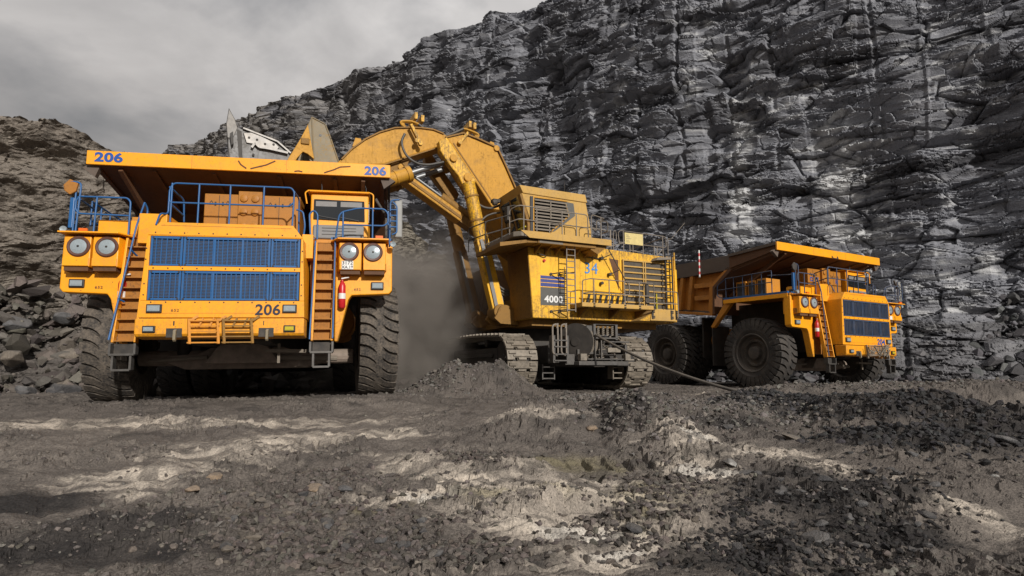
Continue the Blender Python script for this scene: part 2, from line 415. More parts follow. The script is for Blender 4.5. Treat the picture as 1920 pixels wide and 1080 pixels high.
# ------------------------------------------------------------------ ground height
def truck_plane(pose, x, y):
    x0, y0, yaw, z0, rl, pt = pose; dx = x - x0; dy = y - y0; lx = dx * math.cos(yaw) + dy * math.sin(yaw); ly = -dx * math.sin(yaw) + dy * math.cos(yaw)
    z = z0 - lx * math.sin(rl) + ly * math.sin(pt); m = sstep(1.6, .4, np.maximum(np.abs(lx) - 3.4, 0)) * sstep(2.2, .6, np.maximum(np.maximum(-ly - 1.4, ly - 7), 0)); return z, m
PA = (-7.055, 16.138, .203, .043, -.019, -.017); PB = (13.566, 27.519, .496, -.043, .009, .014)
def pxg(px, py, z=None):
    """world x,y of a pixel on the smooth base ground"""
    d = ray(px, py); t = 3.
    for _ in range(60):
        g = float(base_g(np.array(d.y * t))); t = (g - CAM_H) / d.z
    return d.x * t, d.y * t
def base_g(y): return -.78 * (1 - sstep(4.0, 16.5, y)) * 1.0
def gauss(x, y, cx, cy, sx, sy, rot=0):
    c, s = math.cos(rot), math.sin(rot); dx = x - cx; dy = y - cy; u = (dx * c + dy * s) / sx; v = (-dx * s + dy * c) / sy; return np.exp(-(u * u + v * v))
def ridge(x, y, cx, cy, L, w, rot):
    c, s = math.cos(rot), math.sin(rot); dx = x - cx; dy = y - cy; u = (dx * c + dy * s) / L; v = (-dx * s + dy * c) / w
    return np.clip(1 - np.abs(v) ** 1.5, 0, 1) ** 1.3 * sstep(1.25, .35, np.abs(u))
def height(x, y, detail=True):
    r = np.hypot(x, y)
    h = base_g(y) + .05 * fbm(x / 6, y / 6, 2, 3) + .05 * fbm(x / 1.6, y / 1.6, 3, 8) * sstep(40, 8, r)
    wob = .5 * pn(x / 1.3, y / 1.3, 41)
    m = 0
    # spoil piles: (cx, cy, len, width, rot, height)
    rid = [(-1.2, 19.0, 2.1, 2.0, .12, .86), (-3.0, 17.9, 1.7, 1.2, .3, .42), (2.35, 11.1, 2.3, 1.0, 1.68, .50), (3.6, 12.0, 1.6, .6, .4, .26), (.9, 12.4, 1.4, .6, .1, .22), (.8, 11.2, 1.6, 1.0, .2, .30), (3.9, 12.4, 1.5, .9, .1, .26), (2.4, 15.2, 2.2, .9, .0, .18),
           (6.2, 13.0, 2.4, 1.2, -.5, .36), (7.7, 11.3, 2.2, 1.3, -.5, .50), (6.6, 9.8, 1.6, .9, -.2, .22), (9.8, 18.6, 3.6, 1.5, .05, .34), (14.4, 19.5, 4.0, 1.4, -.1, .42), (12.8, 14.4, 3.6, 1.1, -.22, .45), (.2, 6.7, 1.0, .55, .5, .10), (-.5, 8.6, 1.2, .5, -.2, .12), (3.7, 6.9, 1.5, 1.0, -.2, .14), (5.4, 7.2, .9, .7, 0, .16)]
    for (cx, cy, L, w, rot, hh) in rid: m = np.maximum(m, hh * ridge(x, y + wob * .35, cx, cy, L, w, rot) * (1 + .35 * pn(x / .9, y / .9, 77)))
    rub = np.clip(m * 3, 0, 1)
    near = sstep(34, 14, r)
    h = h + near * (.03 * (1 - 2 * np.abs(fbm(x / 1.3, y / 1.1, 4, 301))) + .03 * fbm(x / .5, y / .45, 3, 305))
    # old wheel ruts curving across the floor
    for (ax, ay, dx_, dy_, k_) in ((-8, 7.2, 1.0, .18, .012), (-8, 9.0, 1.0, .14, .010), (-2, 5.2, 1.0, .22, -.01), (-1, 6.2, 1.0, .20, -.015), (2, 13.6, 1.0, .05, .0)):
        t_ = (x - ax) * dx_ + (y - ay) * dy_; w_ = (y - ay) - (x - ax) * dy_ - k_ * (x - ax) ** 2 + .12 * pn(x / 1.5, y / 1.5, 7)
        on = near * sstep(0, 1, t_) * sstep(7.5, 5.5, t_); h = h - on * (.05 * np.exp(-(w_ / .17) ** 2) - .03 * np.exp(-((np.abs(w_) - .32) / .1) ** 2))
    h = h + m
    for pz in (PA, PB):
        z, k = truck_plane(pz, x, y); h = h * (1 - k) + (z - .02 + .03 * pn(x / .5, y / .5, 5)) * k; rub = rub * (1 - k)
    if detail:
        # rubbly zones
        zone = np.clip(sstep(-.12, .30, fbm(x / 2.2, y / 1.6, 3, 21)) * .75 + rub, 0, 1) * sstep(45, 12, r)
        c1 = cell(x / .34 + .1 * wob, y / .34, 3); c2 = cell(x / .15, y / .15, 4); c3 = cell(x / .07, y / .07, 6)
        blk = (c1[0] * .045 + (c1[2] * (c1[1] - .5) + c1[3] * (c1[0] - .5)) * .09) + (c2[0] * .06 + (c2[2] * (c2[1] - .5) + c2[3] * (c2[0] - .5)) * .12) + (c3[0] * .028 + (c3[2] * (c3[1] - .5) + c3[3] * (c3[0] - .5)) * .05) * sstep(14, 5, r)
        blk = blk + (.025 * (1 - 2 * np.abs(pn(x / .42, y / .34, 321))) + .02 * (1 - 2 * np.abs(pn(x / .17, y / .14, 323))) + .014 * pn(x / .07, y / .06, 325)) * sstep(26, 9, r)
        h = h + blk * (.22 + .78 * zone)
        h = h + .03 * fbm(x / .45, y / .45, 4, 31) * sstep(30, 10, r)
        # scraped parallel grooves on the pale hard floor
        u_ = (x - .7) * .98 + (y - 5.9) * .18; v_ = (y - 5.9) * .98 - (x - .7) * .18; gm = sstep(1.5, .9, np.abs(u_)) * sstep(1.3, .8, np.abs(v_)); h = h * 1.0 - gm * .02 * (1 + np.sin(v_ * 46 + 2 * pn(x / .6, y / .6, 9))) * (1 - zone * .6)
        # tyre lug prints on the right of centre and by the middle
        for (cx, cy, rot, L, W_) in ((1.5, 8.5, -.06, .95, .62), (-3.1, 9.9, .05, .62, .5)):
            c, s = math.cos(rot), math.sin(rot); u = (x - cx) * c + (y - cy) * s; v = -(x - cx) * s + (y - cy) * c
            msk = sstep(L, L * .5, np.abs(u)) * sstep(W_, W_ * .85, np.abs(v)); f = np.mod(u / .30 + np.abs(v) * .9 + (v > 0) * .5, 1)
            h = h - msk * (.035 + .085 * sstep(.0, .1, f) * sstep(.42, .3, f) * (np.abs(v) > .06))
        return h, zone
    return h
def ground_z(x, y):
    h, _ = height(np.array([float(x)]), np.array([float(y)])); return float(h[0])

def build_ground():
    ang = np.concatenate([np.linspace(-180, -58, 60)[:-1], np.linspace(-58, 58, 1150)[:-1], np.linspace(58, 180, 60)[:-1]])
    rr = np.concatenate([np.array([.3, .8, 1.4, 2.0, 2.5]), np.geomspace(2.8, 46, 640), np.geomspace(50, 1500, 14)])
    A, Rr = np.meshgrid(np.radians(ang), rr); x = Rr * np.sin(A); y = Rr * np.cos(A)
    z, zone = height(x, y)
    P = np.stack([x, y, z], -1)
    # albedo: grey-brown dirt, pale dry streaks, dark coal dust and some painted shade, ochre traces
    s = fbm(x / 4.5, y / 1.7, 4, 51); s2 = fbm(x / 1.2, y / .45, 4, 61); big = fbm(x / 7, y / 5, 3, 71)
    col = np.broadcast_to(np.array([.128, .112, .100]), P.shape).copy()
    pale = np.clip(sstep(-.05, .55, s + .45 * s2) * .8, 0, 1)
    def blob(px, py, sx, sy, rot=0):
        cx, cy = pxg(px, py); return gauss(x, y, cx, cy, sx, sy, rot)
    wx = .35 * fbm(x / .8, y / .35, 3, 83)
    B = np.zeros_like(x)
    for a in ((1120, 1010, 1.3, .6, .15), (1080, 1060, 1.4, .5, .15), (1000, 940, 1.3, .4, .12), (980, 960, 1.1, .5, .1), (900, 930, 1.0, .4, .1), (1180, 930, .9, .6, 0), (1040, 900, .8, .5, .1), (700, 820, .9, .4, .1), (300, 900, 1.2, .7, .5), (440, 860, 1.3, .7, .5), (560, 830, 1.4, .7, .4), (520, 790, 2.2, .5, .2), (150, 800, 3, .6, .1), (780, 870, .8, .55, .1), (860, 900, .8, .5, .1), (760, 945, .7, .22, .15), (960, 880, .6, .4, 0), (1100, 1000, 1.0, .34, .15), (1060, 1040, .9, .3, .15), (1200, 1060, .8, .25, .15), (1330, 850, 1.0, .7, -.3), (1420, 850, .9, .5, -.2), (1560, 880, 1.0, .35, -.35), (1640, 910, .6, .25, -.3), (1290, 880, .5, .5, 0), (1370, 900, .45, .4, 0), (1830, 980, .5, .5, .6), (1760, 735, 6, 1.2, -.05), (1250, 740, 2.4, .8, 0), (1000, 800, 1, .8, 0)):
        B = np.maximum(B, blob(*a))
    bm_ = np.clip(B * 1.25 + wx * (.3 + B) + .42 * fbm((x * .98 + y * .18) / 1.1, (y * .98 - x * .18) / .09, 3, 84) * (B > .1), 0, 1); bm_ = sstep(.3, .95, bm_)
    col = lerp3(col, (.21, .185, .162), pale * .55)
    col = lerp3(col, (.52, .46, .39), bm_ * (.45 + .5 * sstep(-.3, .4, s2)))
    W = np.zeros_like(x)
    for a in ((1330, 850, .8, .5, -.3), (1300, 890, .45, .45, 0), (1100, 1005, .7, .28, .15), (1370, 905, .3, .3, 0), (800, 945, .6, .16, .15), (1640, 912, .35, .12, -.3), (1170, 1040, .45, .18, .15)): W = np.maximum(W, blob(*a))
    col = lerp3(col, (.56, .53, .48), sstep(.45, 1.0, W + wx * 1.3) * .7)
    Gm = np.zeros_like(x)
    for a in ((960, 940, .9, .35, .1), (1100, 870, .9, .5, 0), (1230, 930, .7, .6, 0), (1200, 980, .5, .4, 0), (700, 960, .5, .2, 0)): Gm = np.maximum(Gm, blob(*a))
    col = lerp3(col, (.25, .22, .115), sstep(.3, 1.0, Gm + wx * 1.2) * .45)
    Dk = np.zeros_like(x)
    for a in ((1550, 950, 1.1, .9, -.3), (1480, 900, .7, .35, -.4), (1650, 1010, .8, .6, -.3), (1750, 790, 2.2, .7, -.35), (1850, 830, 1.5, .7, -.3), (1600, 780, 1.8, .5, -.2), (100, 1040, 1.2, .6, 0), (500, 1040, 1.6, .5, 0), (60, 950, .8, .5, 0), (900, 1060, .9, .3, 0), (1350, 1060, .8, .3, 0), (1370, 790, .9, .4, 0), (250, 1000, 1.2, .5, 0), (1180, 815, .7, .5, 0)): Dk = np.maximum(Dk, blob(*a))  # coal patches, plus the heap's shaded face and corner falloff painted dark
    Dk = np.maximum(Dk, np.maximum(np.maximum(ridge(x, y, 6.2, 13.0, 2.4, 1.4, -.5), ridge(x, y, 7.7, 11.3, 2.4, 1.6, -.5)), np.maximum(ridge(x, y, 6.6, 9.8, 1.8, 1.1, -.2), .45 * ridge(x, y, 2.35, 11.3, 1.9, .9, 1.68))) * 1.1)
    dkm = sstep(.25, .8, Dk + wx * .7); col = lerp3(col, (.027, .025, .025), dkm * .92)
    col = lerp3(col, (.07, .062, .057), (zone * sstep(0, .5, fbm(x / .6, y / .6, 2, 97) + .25) * .55 * (1 - bm_)))
    g = sstep(.3, .8, fbm(x / .9, y / .5, 3, 111)); col = lerp3(col, (.05, .045, .042), g * .6)
    cr_ = cell(x / .22, y / .15, 3)[0]; col = lerp3(col, (.07, .062, .056), (cr_ > .72) * bm_ * .55)
    grid_mesh('ground', P, rock_mat('mine_floor_dirt', .2, .03, 9, .5), col, wrap=True)['kind'] = 'structure'
build_ground()

# ------------------------------------------------------------------ cliff
CD = Vector((-.827, .562)).normalized(); CN = Vector((-.562, -.827))   # along, outward (towards the pit)
CP = Vector((19.6, 40.3))
def build_cliff():
    # columns spaced by view angle
    txs = np.linspace(1.30, -1.05, 1500); s_ = (CP.x - txs * CP.y) / (txs * CD.y - CD.x)
    s_ = np.concatenate([np.linspace(-75, s_[0], 60)[:-1], s_])
    s_ = s_[(s_ > -80) & (s_ < 190)]; s_ = np.sort(s_)
    nz = 660
    t_ = np.concatenate([np.linspace(0, 1, nz)])
    S, Tt = np.meshgrid(s_, t_)
    top = 40.2 + 1.1 * fbm(S / 9, S * 0 + .3, 4, 5) + .5 * np.floor(3 * cell(S / 2.6, S * 0 + .5, 8)[0])/3
    Z = -1.0 + Tt * (top + 1.0)
    d = 1.6 * fbm(S / 17, Z / 20, 3, 11) + .7 * fbm(S / 6, Z / 9, 2, 12)
    warp = .55 * fbm(S / 15, Z / 18, 2, 14) + .10 * pn(S / 1.7, Z / 2, 15)
    # vertical joints: tall panels standing forward or back of each other
    for w_, a_, sd_ in ((8.5, .9, 71), (3.7, .4, 72)):
        q = S / w_ + .12 * pn(Z / 6, S / w_, sd_) + .35 * _h(np.floor(Z / 7.5 + .3 * pn(S / 9, S * 0, 5)), np.zeros_like(Z), sd_); d = d + a_ * (_h(np.floor(q), np.floor(Z / 7.5 + .3 * pn(S / 9, S * 0, 5)), sd_) - .5) * sstep(0, .06, np.minimum(q - np.floor(q), 1 - q + np.floor(q)))
    V = Z + warp
    # beds: protruding ledges with undercut
    slab = .12 + .88 * sstep(-.12, .45, fbm(S / 5, V / 2.2, 3, 401))
    for per, amp, sd in ((3.1, .6, 1), (1.25, .42, 2), (.5, .22, 3), (.21, .10, 4)):
        ph = V / per + .45 * fbm(S / (per * 4), Z / (per * 3), 2, 30 + sd); k = np.floor(ph); f = ph - k
        on = _h(k, np.floor(S / (per * 5) + .6 * pn(S / per / 3, k, 8)), 40 + sd)
        kk = slab if per < 1 else 1.0; d = d + kk * (amp * (f ** 1.6) * (.25 + 1.1 * on) - amp * .35 * on)
    # joint blocks, tilted facets
    for sx, sz, a, tl, sd in ((4.6, 1.6, .65, 1.0, 1), (1.9, .62, .34, .60, 2), (.85, .22, .17, .30, 3), (.36, .10, .06, .08, 4)):
        c = cell(S / sx + .35 * pn(V / sz / 2, S / sx, 60 + sd), V / sz + .02 * S / sx, 50 + sd)
        kk = slab if sx < 1 else 1.0; d = d + kk * (a * (c[0] - .5) + tl * (c[2] * (c[1] - .5) * 1.1 + c[3] * (c[0] - .35) * .8) - a * .35 * sstep(.09, .0, c[5] - c[4]))
    # broken hollows
    holl = sstep(.25, .7, fbm(S / 7, Z / 3.2, 3, 91)); d = d - holl * .8
    # pre-split blast hole traces
    trace = np.zeros_like(S)
    for px in (1205, 1290, 1390, 1480, 1000, 880, 1700):
        tx = (px - 960) / FPX; s0 = (CP.x - tx * CP.y) / (tx * CD.y - CD.x); w = np.abs(S - s0 - .02 * Z - .12 * pn(Z / 5, Z * 0, px)); g = sstep(.22, .05, w); vis = sstep(-.25, .1, pn(Z / 3.0, Z * 0 + px, 7)); trace = np.maximum(trace, g * vis); d = d * (1 - g * vis * .35) - g * vis * .12
    # talus at the base
    tal = np.clip(1 - Z / (3.4 + 2.4 * sstep(6, -4, S) + 1.2 * pn(S / 6, S * 0, 3)), 0, 1); d = d + tal ** 1.3 * (3.6 + 1.6 * sstep(6, -4, S)) + tal * .35 * cell(S / 1.1, Z / .6, 77)[0]
    lean = .12 * Z + 1.2 * (Tt ** 8)
    off = d - lean
    X = CP.x + CD.x * S + CN.x * off; Y = CP.y + CD.y * S + CN.y * off
    P = np.stack([X, Y, Z + .0 * d], -1)
    # plateau behind the crest
    back = [P]
    last = P[-1]
    for q, dz in ((1.5, .25), (6, .5), (25, .3)):
        nb = last.copy(); nb[:, 0] -= CN.x * q; nb[:, 1] -= CN.y * q; nb[:, 2] += dz * fbm(s_ / 3, s_ * 0 + q, 3, 9); back.append(nb[None])
    P = np.concatenate(back, 0)
    n1 = fbm(S / 9, V / 1.6, 4, 120); n2 = fbm(S / 3, V / .5, 4, 130); n3 = fbm(S / 14, Z / 9, 3, 140)
    col = np.broadcast_to(np.array([.210, .218, .245]), S.shape + (3,)).copy()
    left = sstep(25, 75, S)
    col = lerp3(col, (.185, .172, .158), left * .9)
    col = lerp3(col, (.092, .094, .108), sstep(.05, .5, n1) * .8)
    col = lerp3(col, (.285, .29, .315), sstep(.1, .6, n2) * .5)
    seam = sstep(.55, .2, np.abs(np.mod(V + 1.3 * n3, 9.2) - 4.6)); col = lerp3(col, (.035, .035, .04), seam * .75 * (1 - left))
    # pale mineral bloom on the buttress right of centre
    def sof(px): tx = (px - 960) / FPX; return (CP.x - tx * CP.y) / (tx * CD.y - CD.x)
    bl = np.zeros_like(S)
    for px, z, w, hh, a in ((1395, 12, 1.0, 5, 1.0), (1400, 19, 1.2, 6, .8), (1590, 15, 2.2, 4.5, .9), (1620, 10, 3.0, 1.8, .8), (1600, 5, 2.6, 2.5, .55), (1750, 6, 4.5, 3.5, .5), (1850, 20, 3.0, 6, .4), (1330, 27, 2, 6, .4), (1150, 24, 3, 5, .3), (1480, 21, 3, 2, .6)):
        bl = np.maximum(bl, a * np.exp(-((S - sof(px)) / w) ** 2 - ((Z - z) / hh) ** 2))
    bm_ = sstep(.3, 1.1, bl + .75 * fbm(S / 1.6, Z / .55, 5, 150)); col = lerp3(col, (.60, .61, .62), bm_ * .8)
    col = lerp3(col, (.20, .195, .19), trace * .1)
    dusty = tal > 0; col = lerp3(col, (.13, .127, .13), np.clip(tal * 1.5, 0, 1) * .7)
    col = np.concatenate([col, np.repeat(col[-1:], 3, 0)], 0)
    grid_mesh('cliff', P, rock_mat('dark_shale', .22, .04, 3.5, .6, .72), col)['kind'] = 'structure'
build_cliff()

# ------------------------------------------------------------------ excavated bank of broken rock on the left, running behind the trucks
BD = Vector((.825, .565)); BN = Vector((.565, -.825)); BP = Vector((-20.7, 24.0))
def bank_profile(S, Tt):
    top = 9.9 + .5 * fbm(S / 4, S * 0, 4, 15) - 6.6 * sstep(15, 27, S) + 1.35 * sstep(9, 0, S)
    Z = -.6 + Tt * (top + .6)
    d = 6.0 * (1 - Tt) ** 1.15 + 1.1 * sstep(.32, .0, Tt)
    return Z, d, top
def build_bank():
    s_ = np.concatenate([np.linspace(-40, -9, 60)[:-1], np.linspace(-9, 32, 900)]); t_ = np.linspace(0, 1, 420)
    S, Tt = np.meshgrid(s_, t_); Z, d, top = bank_profile(S, Tt)
    d = d + 1.1 * fbm(S / 4, Z / 3, 4, 211) + .35 * fbm(S / 1.3, Z / .9, 4, 212)
    V = Z - .22 * S + .4 * fbm(S / 4, Z / 4, 2, 213)
    f = np.mod(V / 1.1, 1); d = d + .42 * f ** 1.5 * sstep(.3, .5, Tt)
    f = np.mod(V / 2.9 + .2, 1); d = d + .7 * f ** 2 * sstep(.3, .5, Tt) * sstep(-.2, .3, pn(S / 5, Z / 3, 31))
    for sx, sz, a, tl, sd in ((2.6, .8, .22, .5, 1), (.9, .30, .16, .26, 2), (.32, .13, .08, .13, 3)):
        c = cell(S / sx, (V * .8 + Z * .2) / sz, 250 + sd); d = d + a * (c[0] - .5) + tl * (c[2] * (c[1] - .5) + c[3] * (c[0] - .4))
    P = np.stack([BP.x + BD.x * S + BN.x * d, BP.y + BD.y * S + BN.y * d, Z], -1)
    back = [P]; last = P[-1]
    for q, dz in ((1.2, .15), (5, .3), (12, -1.5), (16, -6)):
        nb = last.copy(); nb[:, 0] -= BN.x * q; nb[:, 1] -= BN.y * q; nb[:, 2] += dz + .2 * fbm(s_, s_ * 0 + q, 3, 9); back.append(nb[None])
    P = np.concatenate(back, 0)
    n1 = fbm(S / 4, V / .8, 4, 220); n2 = fbm(S / 1.3, V / .5, 4, 230)
    col = np.broadcast_to(np.array([.19, .166, .142]), S.shape + (3,)).copy()
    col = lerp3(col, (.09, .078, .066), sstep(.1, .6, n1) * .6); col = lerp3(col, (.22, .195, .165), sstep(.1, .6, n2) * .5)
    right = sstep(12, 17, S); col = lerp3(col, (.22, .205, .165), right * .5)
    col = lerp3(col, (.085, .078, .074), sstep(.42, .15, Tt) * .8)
    col = np.concatenate([col, np.repeat(col[-1:], 4, 0)], 0)
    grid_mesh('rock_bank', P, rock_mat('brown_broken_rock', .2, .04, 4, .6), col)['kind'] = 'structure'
build_bank()

# ------------------------------------------------------------------ loose rocks
def rock_verts(rng, flat=.7):
    bm = bmesh.new()
    for i in range(15):
        v = Vector(rng.normal(size=3)); v.normalize(); v = Vector((v.x, v.y * rng.uniform(.7, 1), v.z * flat)) * rng.uniform(.8, 1.05); bm.verts.new(v)
    bmesh.ops.convex_hull(bm, input=bm.verts); bmesh.ops.delete(bm, geom=[v for v in bm.verts if not v.link_faces], context='VERTS')
    bm.verts.index_update(); vs = np.array([v.co[:] for v in bm.verts]); fs = [[v.index for v in f.verts] for f in bm.faces]; bm.free(); return vs, np.array(fs)
TEMPL = [rock_verts(np.random.default_rng(100 + i), .55 + .05 * (i % 6)) for i in range(12)]
def rot_np(rng):
    q = Quaternion(rng.normal(size=4)).normalized() if False else None
    a = rng.uniform(0, 6.28); t = rng.normal(0, .35, 2)
    return np.array((Matrix.Rotation(a, 3, 'Z') @ Matrix.Rotation(t[0], 3, 'X') @ Matrix.Rotation(t[1], 3, 'Y')))
def scatter_mesh(name, pts, sizes, mat, cols, seed=0, kind='stuff', label=None, cat=None):
    rng = np.random.default_rng(seed); V = []; F = []; C = []; b = 0
    rots = [rot_np(rng) for _ in range(64)]
    for i, (p, s) in enumerate(zip(pts, sizes)):
        vs, fs = TEMPL[rng.integers(len(TEMPL))]; w = (vs * s * rng.uniform(.75, 1.25, 3)) @ rots[rng.integers(64)].T + p
        V.append(w); F.append(fs + b); b += len(vs); C.append(np.tile(cols[i], (len(vs), 1)))
    V = np.concatenate(V); F = np.concatenate(F); C = np.concatenate(C)
    me = bpy.data.meshes.new(name); me.vertices.add(len(V)); me.vertices.foreach_set('co', V.reshape(-1).astype(np.float32)); me.loops.add(F.size); me.loops.foreach_set('vertex_index', F.reshape(-1).astype(np.int32)); me.polygons.add(len(F)); me.polygons.foreach_set('loop_start', (np.arange(len(F)) * 3).astype(np.int32)); me.update(calc_edges=True)
    me.polygons.foreach_set('use_smooth', np.zeros(len(F), bool))
    ca = me.color_attributes.new('Col', 'FLOAT_COLOR', 'POINT'); c = np.ones((len(V), 4), np.float32); c[:, :3] = C; ca.data.foreach_set('color', c.reshape(-1))
    me.materials.append(mat); o = bpy.data.objects.new(name, me); COL.objects.link(o); tag(o, label, cat, kind=kind); return o
MR = rock_mat('loose_rock', .3, .02, 8, .65, .75)
def gravel(name, n, sampler, smin, smax, seed, tone, power=2.6, sink=.25, label=None):
    rng = np.random.default_rng(seed); P = sampler(rng, n); x = P[:, 0]; y = P[:, 1]
    if P.shape[1] == 3: z = P[:, 2]
    else: z, _ = height(x, y)
    s = smin + (smax - smin) * rng.random(len(x)) ** power
    pts = np.stack([x, y, z + s * (.45 - sink)], -1); cols = np.array(tone) * rng.uniform(.55, 1.45, (len(x), 1)) * rng.uniform(.95, 1.05, (len(x), 3))
    return scatter_mesh(name, pts, s, MR, cols, seed, label=label, cat='gravel')
def near_fg(rng, n):
    # more stones where the ground is rubbly
    k = n * 5; a = rng.uniform(-.95, .95, k); r = 3.6 * (30 / 3.6) ** rng.random(k); x = a * r; y = r
    _, zone = height(x, y); keep = rng.random(k) < (.04 + .96 * zone ** 1.5); P = np.stack([x[keep], y[keep]], -1)[:n]; return P
gravel('gravel', 9000, near_fg, .008, .045, 1, (.12, .107, .096), 3.5, label='small angular stones strewn over the mine floor')
def px_pts(specs):
    def f(rng, n):
        sp = np.array(specs); k = rng.integers(len(sp), size=n); px = sp[k, 0] + rng.normal(0, .6, n) * sp[k, 2]; py = sp[k, 1] + rng.normal(0, .6, n) * sp[k, 3] + sp[k, 4] * (px - sp[k, 0])
        py = np.clip(py, 735, 1150); u = (px - 960) / FPX; v = -(py - 540) / FPX; dy = math.cos(PITCH) - v * math.sin(PITCH); dz = math.sin(PITCH) + v * math.cos(PITCH); t = np.full(n, 3.)
        for _ in range(60): t = (base_g(dy * t) - CAM_H) / dz
        return np.stack([u * t, dy * t], -1)
    return f
def ridge_pts(specs):
    def f(rng, n):
        out = []
        for i in range(n):
            c = specs[rng.integers(len(specs))]; u = rng.normal(0, .5) * c[2]; v = rng.normal(0, .5) * c[3]; cr, sr = math.cos(c[4]), math.sin(c[4]); out.append((c[0] + u * cr - v * sr, c[1] + u * sr + v * cr))
        return np.array(out)
    return f
gravel('gravel', 14000, px_pts([(560, 960, 150, 45, .1), (480, 1010, 170, 45, .05), (700, 1000, 150, 60, 0), (620, 1050, 220, 25, 0), (900, 1040, 120, 30, 0), (1250, 920, 90, 50, 0), (1180, 1000, 120, 50, 0), (640, 900, 70, 12, 0), (880, 870, 80, 14, 0)]), .006, .06, 7, (.095, .082, .073), 4.0, label='brown-grey chips in the rubble patches of the foreground')
gravel('rubble', 6000, ridge_pts([(7.7, 11.3, 2.2, 1.2, -.5), (6.2, 13.0, 2.4, 1.1, -.5), (6.6, 9.8, 1.5, .8, -.2)]), .01, .085, 8, (.034, .033, .035), 4.0, label='dark shaly stones on the low ridge in front of truck 204')
gravel('rubble', 11000, ridge_pts([(-1.3, 19.0, 2.0, 1.9, .12), (-3.0, 17.9, 1.7, 1.2, .3), (2.4, 15.2, 2.2, .9, 0), (4.2, 12.0, 2.2, 1.0, -.1), (9.8, 18.6, 3.6, 1.4, .05), (14.4, 19.5, 4.0, 1.4, -.1), (2.35, 11.3, 1.9, .9, 1.68), (4.1, 12.8, 1.6, .9, .1)]), .012, .085, 2, (.12, .11, .10), 4.5, label='heaped broken stones on the low spoil ridges')
gravel('gravel', 7000, px_pts([(1560, 950, 170, 80, -.2), (1650, 1000, 120, 80, 0), (1480, 1050, 150, 40, 0), (1750, 810, 180, 50, .2), (1400, 1000, 60, 60, 0)]), .006, .045, 3, (.026, .024, .024), 3.4, label='dark coaly chips in the dark foreground rubble')
def talus(rng, n):
    out = []
    while len(out) < n:
        s = rng.uniform(-9, 26); t = rng.uniform(0, .36) ** 1.0; Z, d, _ = bank_profile(np.array(s), np.array(t)); d = float(d) + rng.uniform(-.2, .9); out.append((BP.x + BD.x * s + BN.x * d, BP.y + BD.y * s + BN.y * d, max(float(Z), 0.) + .05))
    return np.array(out)
gravel('talus', 3500, talus, .06, .5, 4, (.105, .093, .082), 3.0, 0, label='broken rock at the foot of the brown bank')
def ctalus(rng, n):
    out = []
    while len(out) < n:
        s = rng.uniform(-26, 22); k = float(sstep(6, -4, np.array(s))); z = (2.6 + 2.2 * k) * rng.random() ** 1.5; off = (np.clip(1 - z / (3.4 + 2.4 * k), 0, 1) ** 1.3) * (3.8 + 1.7 * k) - .12 * z + rng.uniform(-.3, .7); out.append((CP.x + CD.x * s + CN.x * off, CP.y + CD.y * s + CN.y * off, z))
    return np.array(out)
gravel('talus', 4500, ctalus, .06, .55, 5, (.085, .084, .088), 2.8, 0, label='broken dark rock at the foot of the cliff')

# individual boulders
BASES = []
def boulder_mesh(i):
    rng = np.random.default_rng(500 + i); bm = bmesh.new()
    for k in range(22):
        v = Vector(rng.normal(size=3)); v.normalize(); bm.verts.new(Vector((v.x * rng.uniform(.85, 1.1), v.y * rng.uniform(.7, 1), v.z * rng.uniform(.5, .75))))
    bmesh.ops.convex_hull(bm, input=bm.verts); bmesh.ops.delete(bm, geom=[v for v in bm.verts if not v.link_faces], context='VERTS')
    bmesh.ops.bevel(bm, geom=bm.edges[:], offset=.05, segments=1, affect='EDGES')
    me = bpy.data.meshes.new('boulder'); bm.to_mesh(me); bm.free(); return me
BM = [boulder_mesh(i) for i in range(8)]
def boulder_mat(name, c):
    t = NT(name); n = t.noise(2.2, 7, .62); n2 = t.noise(9, 5, .6); cc = t.mix(t.ramp(n, .3, .7), tuple(x * .6 for x in c), tuple(min(1, x * 1.35) for x in c))
    t.col(t.mix(t.mul(t.ramp(t.up(), .4, .95), .35), cc, (.19, .17, .15))); t.rough(.8); t.bump(t.mul(n, n2, 'ADD'), .6, .05); return t.m
BMAT = dict(grey=boulder_mat('grey_boulder', (.10, .098, .10)), brown=boulder_mat('brown_boulder', (.15, .125, .10)), tan=boulder_mat('tan_stone', (.26, .19, .13)), pale=boulder_mat('pale_stone', (.33, .32, .30)), dark=boulder_mat('dark_boulder', (.055, .053, .055)))
BMESH = {}
def boulder(x, y, z, s, mat, label, group, seed, cat='boulder', name='boulder', flat=1.0):
    rng = random.Random(seed); k = rng.randrange(8); key = (k, mat)
    if key not in BMESH:
        me = BM[k].copy(); me.materials.clear(); me.materials.append(BMAT[mat]); me.name = 'boulder'; BMESH[key] = me
    o = bpy.data.objects.new(name, BMESH[key]); COL.objects.link(o)
    o.scale = (s * rng.uniform(.85, 1.2), s * rng.uniform(.8, 1.1), s * flat * rng.uniform(.8, 1.1)); o.rotation_euler = (rng.uniform(-.3, .3), rng.uniform(-.3, .3), rng.uniform(0, 6.28)); o.location = (x, y, z + s * .25 * flat)
    tag(o, label, cat, group); return o
def px_boulder(px, py, wpx, mat, label, group=None, flat=1.0, seed=0):
    x, y = pxg(px, py); z = ground_z(x, y); s = wpx / FPX * y / 2; return boulder(x, y, z, s, mat, label, group, seed or int(px), 'rock', 'rock', flat)
